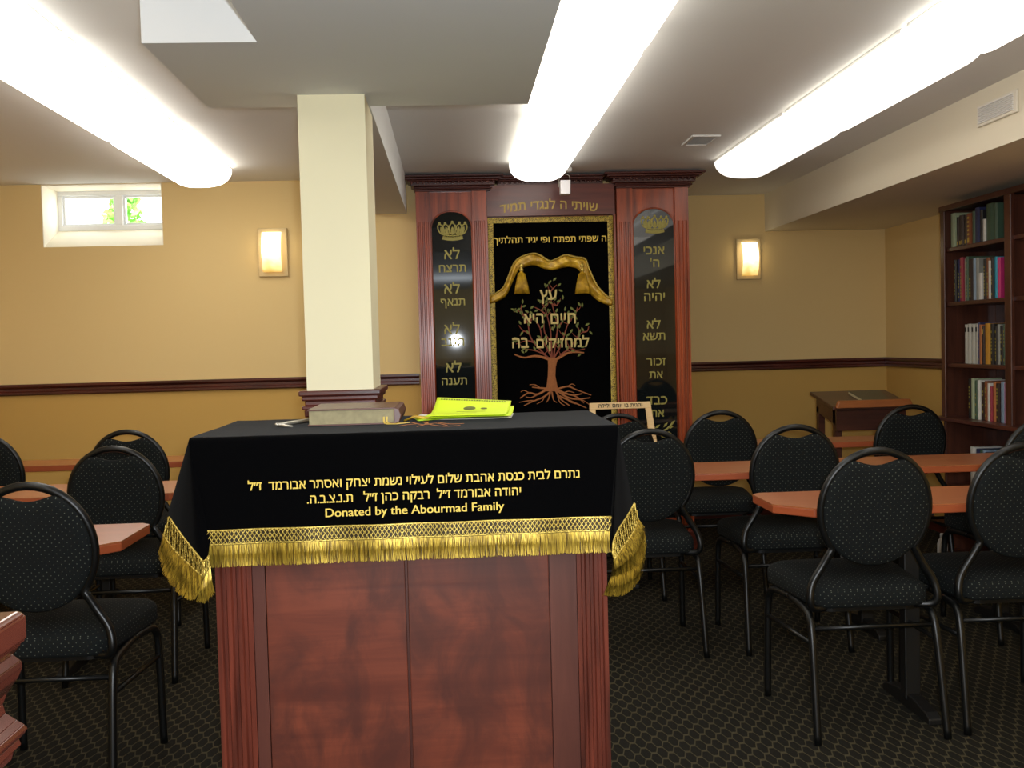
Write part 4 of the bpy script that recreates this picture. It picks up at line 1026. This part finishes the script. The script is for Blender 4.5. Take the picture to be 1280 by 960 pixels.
bbox('base_rail', (BXF - .02, bye2, 0), (BXF, bye, .08), M['casey'])
ordw = ['first', 'second', 'third', 'fourth', 'fifth', 'sixth', 'seventh', 'eighth', 'ninth', 'tenth', 'eleventh', 'twelfth', 'thirteenth', 'fourteenth', 'fifteenth']
NAMES = {'paleg': ('pale green', (150, 160, 130)), 'dbrown': ('dark brown', (46, 32, 28)), 'rust': ('rust and gold', (120, 66, 36)), 'navy': ('navy blue', (40, 46, 82)), 'green': ('dull green', (62, 84, 66)), 'white': ('white', (196, 192, 184)), 'red': ('wine red', (138, 44, 58)), 'grey': ('grey', (132, 132, 124)), 'black': ('black', (28, 26, 28)), 'blue': ('pale blue', (124, 142, 160)), 'cyan': ('turquoise', (40, 140, 165)), 'pink': ('magenta', (180, 40, 100)), 'gold': ('golden', (176, 126, 44)), 'tan': ('orange tan', (160, 96, 52)), 'lilac': ('lilac', (160, 120, 150)), 'silver': ('silver grey', (168, 166, 156))}
RS = [('top', 1.735, .20, 5.635, [('paleg', .055, .19), ('dbrown', .032, .165), ('dbrown', .032, .17), ('dbrown', .03, .168), ('dbrown', .03, .166), ('rust', .05, .17), ('green', .03, .175), ('navy', .05, .19), ('black', .03, .17), ('white', .028, .12), ('green', .075, .195), ('green', .04, .19)]),
      ('second', 1.435, .24, 5.60, [('black', .02, .235), ('navy', .045, .23), ('red', .036, .24), ('grey', .03, .23), ('green', .026, .24), ('dbrown', .045, .225), ('blue', .035, .225), ('grey', .03, .222), ('white', .035, .14), ('black', .032, .215), ('rust', .03, .215), ('white', .022, .20), ('black', .03, .21), ('cyan', .028, .215), ('pink', .03, .21)]),
      ('third', 1.095, .22, 5.505, [('silver', .038, .215), ('silver', .038, .215), ('silver', .038, .214), ('silver', .038, .215), ('navy', .018, .22), ('tan', .03, .21), ('dbrown', .03, .2), ('gold', .05, .215), ('black', .036, .21), ('black', .028, .2), ('grey', .026, .21), ('black', .03, .2), ('green', .025, .205)]),
      ('fourth', .798, .22, 5.46, [('black', .04, .215), ('paleg', .03, .22), ('green', .03, .21), ('white', .026, .21), ('dbrown', .045, .2), ('rust', .032, .21), ('white', .024, .2), ('red', .024, .18), ('tan', .03, .205), ('dbrown', .04, .2), ('blue', .045, .21), ('lilac', .04, .205)]),
      ('lowest', .42, .22, 5.44, [('white', .05, .225), ('navy', .04, .22), ('green', .03, .215), ('blue', .03, .215), ('dbrown', .03, .21), ('red', .035, .21), ('red', .03, .205), ('navy', .03, .21), ('black', .04, .21), ('tan', .03, .205), ('grey', .035, .21)])]
for shn, z, hm, y, lst in RS:
    cnt = 0
    for key, th_, hh in lst:
        if y - th_ < bdv + .045: break
        nm, col = NAMES[key]; fx = BXF + .03 + random.uniform(0, .01); dp = random.uniform(.15, .17)
        mb = MB()
        ya, yb_ = y - th_ + .0008, y - .0008
        out = [(fx + .006, yb_), (fx, yb_ - (yb_ - ya) * .3), (fx, ya + (yb_ - ya) * .3), (fx + .006, ya), (fx + dp, ya), (fx + dp, yb_)]
        mb.ext(out, 'z', z + .0005, z + hh * (1 + random.uniform(-.012, .012)), smooth=False)
        o = mb.build('book', book_mat(col))
        tag(o, f'{nm} book, {ordw[cnt]} from the left on the {shn} shelf of the bookcase', 'book', f'books on the {shn} shelf of the bookcase')
        if shn in ('top', 'third') and key in ('dbrown', 'silver', 'rust'):
            m2 = MB(); zz = z + .012 if shn == 'top' else z + hh * .8
            m2.box((fx - .0012, ya + th_ * .3, zz), (fx, yb_ - th_ * .3, zz + (.02 if shn == 'top' else .025)))
            if key == 'rust':
                for q_ in range(6): m2.box((fx - .0012, ya + th_ * .3, z + .03 + q_ * .022), (fx, yb_ - th_ * .3, z + .04 + q_ * .022))
            m2.build('spine_mark', M['gold'] if key != 'silver' else M['black'], o)
        elif shn in ('second', 'third', 'fourth') and key in ('black', 'green', 'red', 'rust', 'dbrown', 'navy'):
            m2 = MB()
            for q_ in range(int(hh / .018) - 2):
                if random.random() < .7: m2.box((fx - .001, ya + th_ * .35, z + .02 + q_ * .018), (fx, yb_ - th_ * .35, z + .031 + q_ * .018))
            m2.build('spine_mark', M['dullgold'], o)
        cnt += 1; y -= th_

# small white object on the floor by the bookcase
bt = thing('plastic_bottle', (2.617, 5.40, 0), 'small white plastic bottle standing on the carpet in front of the bookcase', 'bottle')
MB().lathe([(.024, 0), (.027, .01), (.027, .125), (.022, .145), (.012, .16)], (2.617, 5.40, 0), 16).build('bottle_body', M['paper'], bt)
MB().lathe([(.013, .16), (.013, .18), (.010, .183)], (2.617, 5.40, 0), 14).build('cap', M['whitem'], bt)

# ================================================================== glossy moulded cabinet at the lower left
FX, FYa, FYb, FZ = -.538, .55, 1.305, .955
fg = thing('wooden_pulpit', (-.85, .95, 0), 'glossy red mahogany pulpit corner with carved mouldings at the lower left edge', 'pulpit')
def ring(mb, d0, d1, z0, z1):   # frustum ring of the moulding: projections d at z0,z1
    q = []
    for d, z in ((d0, z0), (d1, z1)):
        q += [(FX - d, FYa + d, z), (FX - d, FYb - d, z), (FX - .6 + d, FYb - d, z), (FX - .6 + d, FYa + d, z)]
    mb.add(q, [(0, 1, 2, 3), (7, 6, 5, 4)] + [(i, (i + 1) % 4, 4 + (i + 1) % 4, 4 + i) for i in range(4)])
mb = MB(); ring(mb, 0.004, 0, FZ - .04, FZ - .036); ring(mb, 0, 0, FZ - .036, FZ - .006); ring(mb, 0, .006, FZ - .006, FZ); ring(mb, .012, .004, FZ - .052, FZ - .04)
mb.build('top_board', M['glossw'], fg, bevel=.003)
prof = [(.013, FZ - .052), (.006, FZ - .062), (.005, FZ - .07), (.009, FZ - .082), (.019, FZ - .098), (.023, FZ - .11), (.021, FZ - .122), (.012, FZ - .134), (.006, FZ - .142), (.003, FZ - .148), (.006, FZ - .154), (.011, FZ - .158), (.009, FZ - .166), (.016, FZ - .173), (.018, FZ - .182), (.034, FZ - .19), (.05, FZ - .2)]
mb = MB()
for (d0, z0), (d1, z1) in zip(prof, prof[1:]): ring(mb, d1, d0, z1, z0)
mb.build('carved_moulding', M['glossw'], fg, bevel=.001)
MB().box((FX - .53, FYa + .07, .08), (FX - .07, FYb - .07, FZ - .2)).build('body', M['glossw'], fg)
MB().box((FX - .57, FYa + .03, 0), (FX - .03 - .02, FYb - .03, .08)).build('plinth', M['glossw'], fg, bevel=.006)
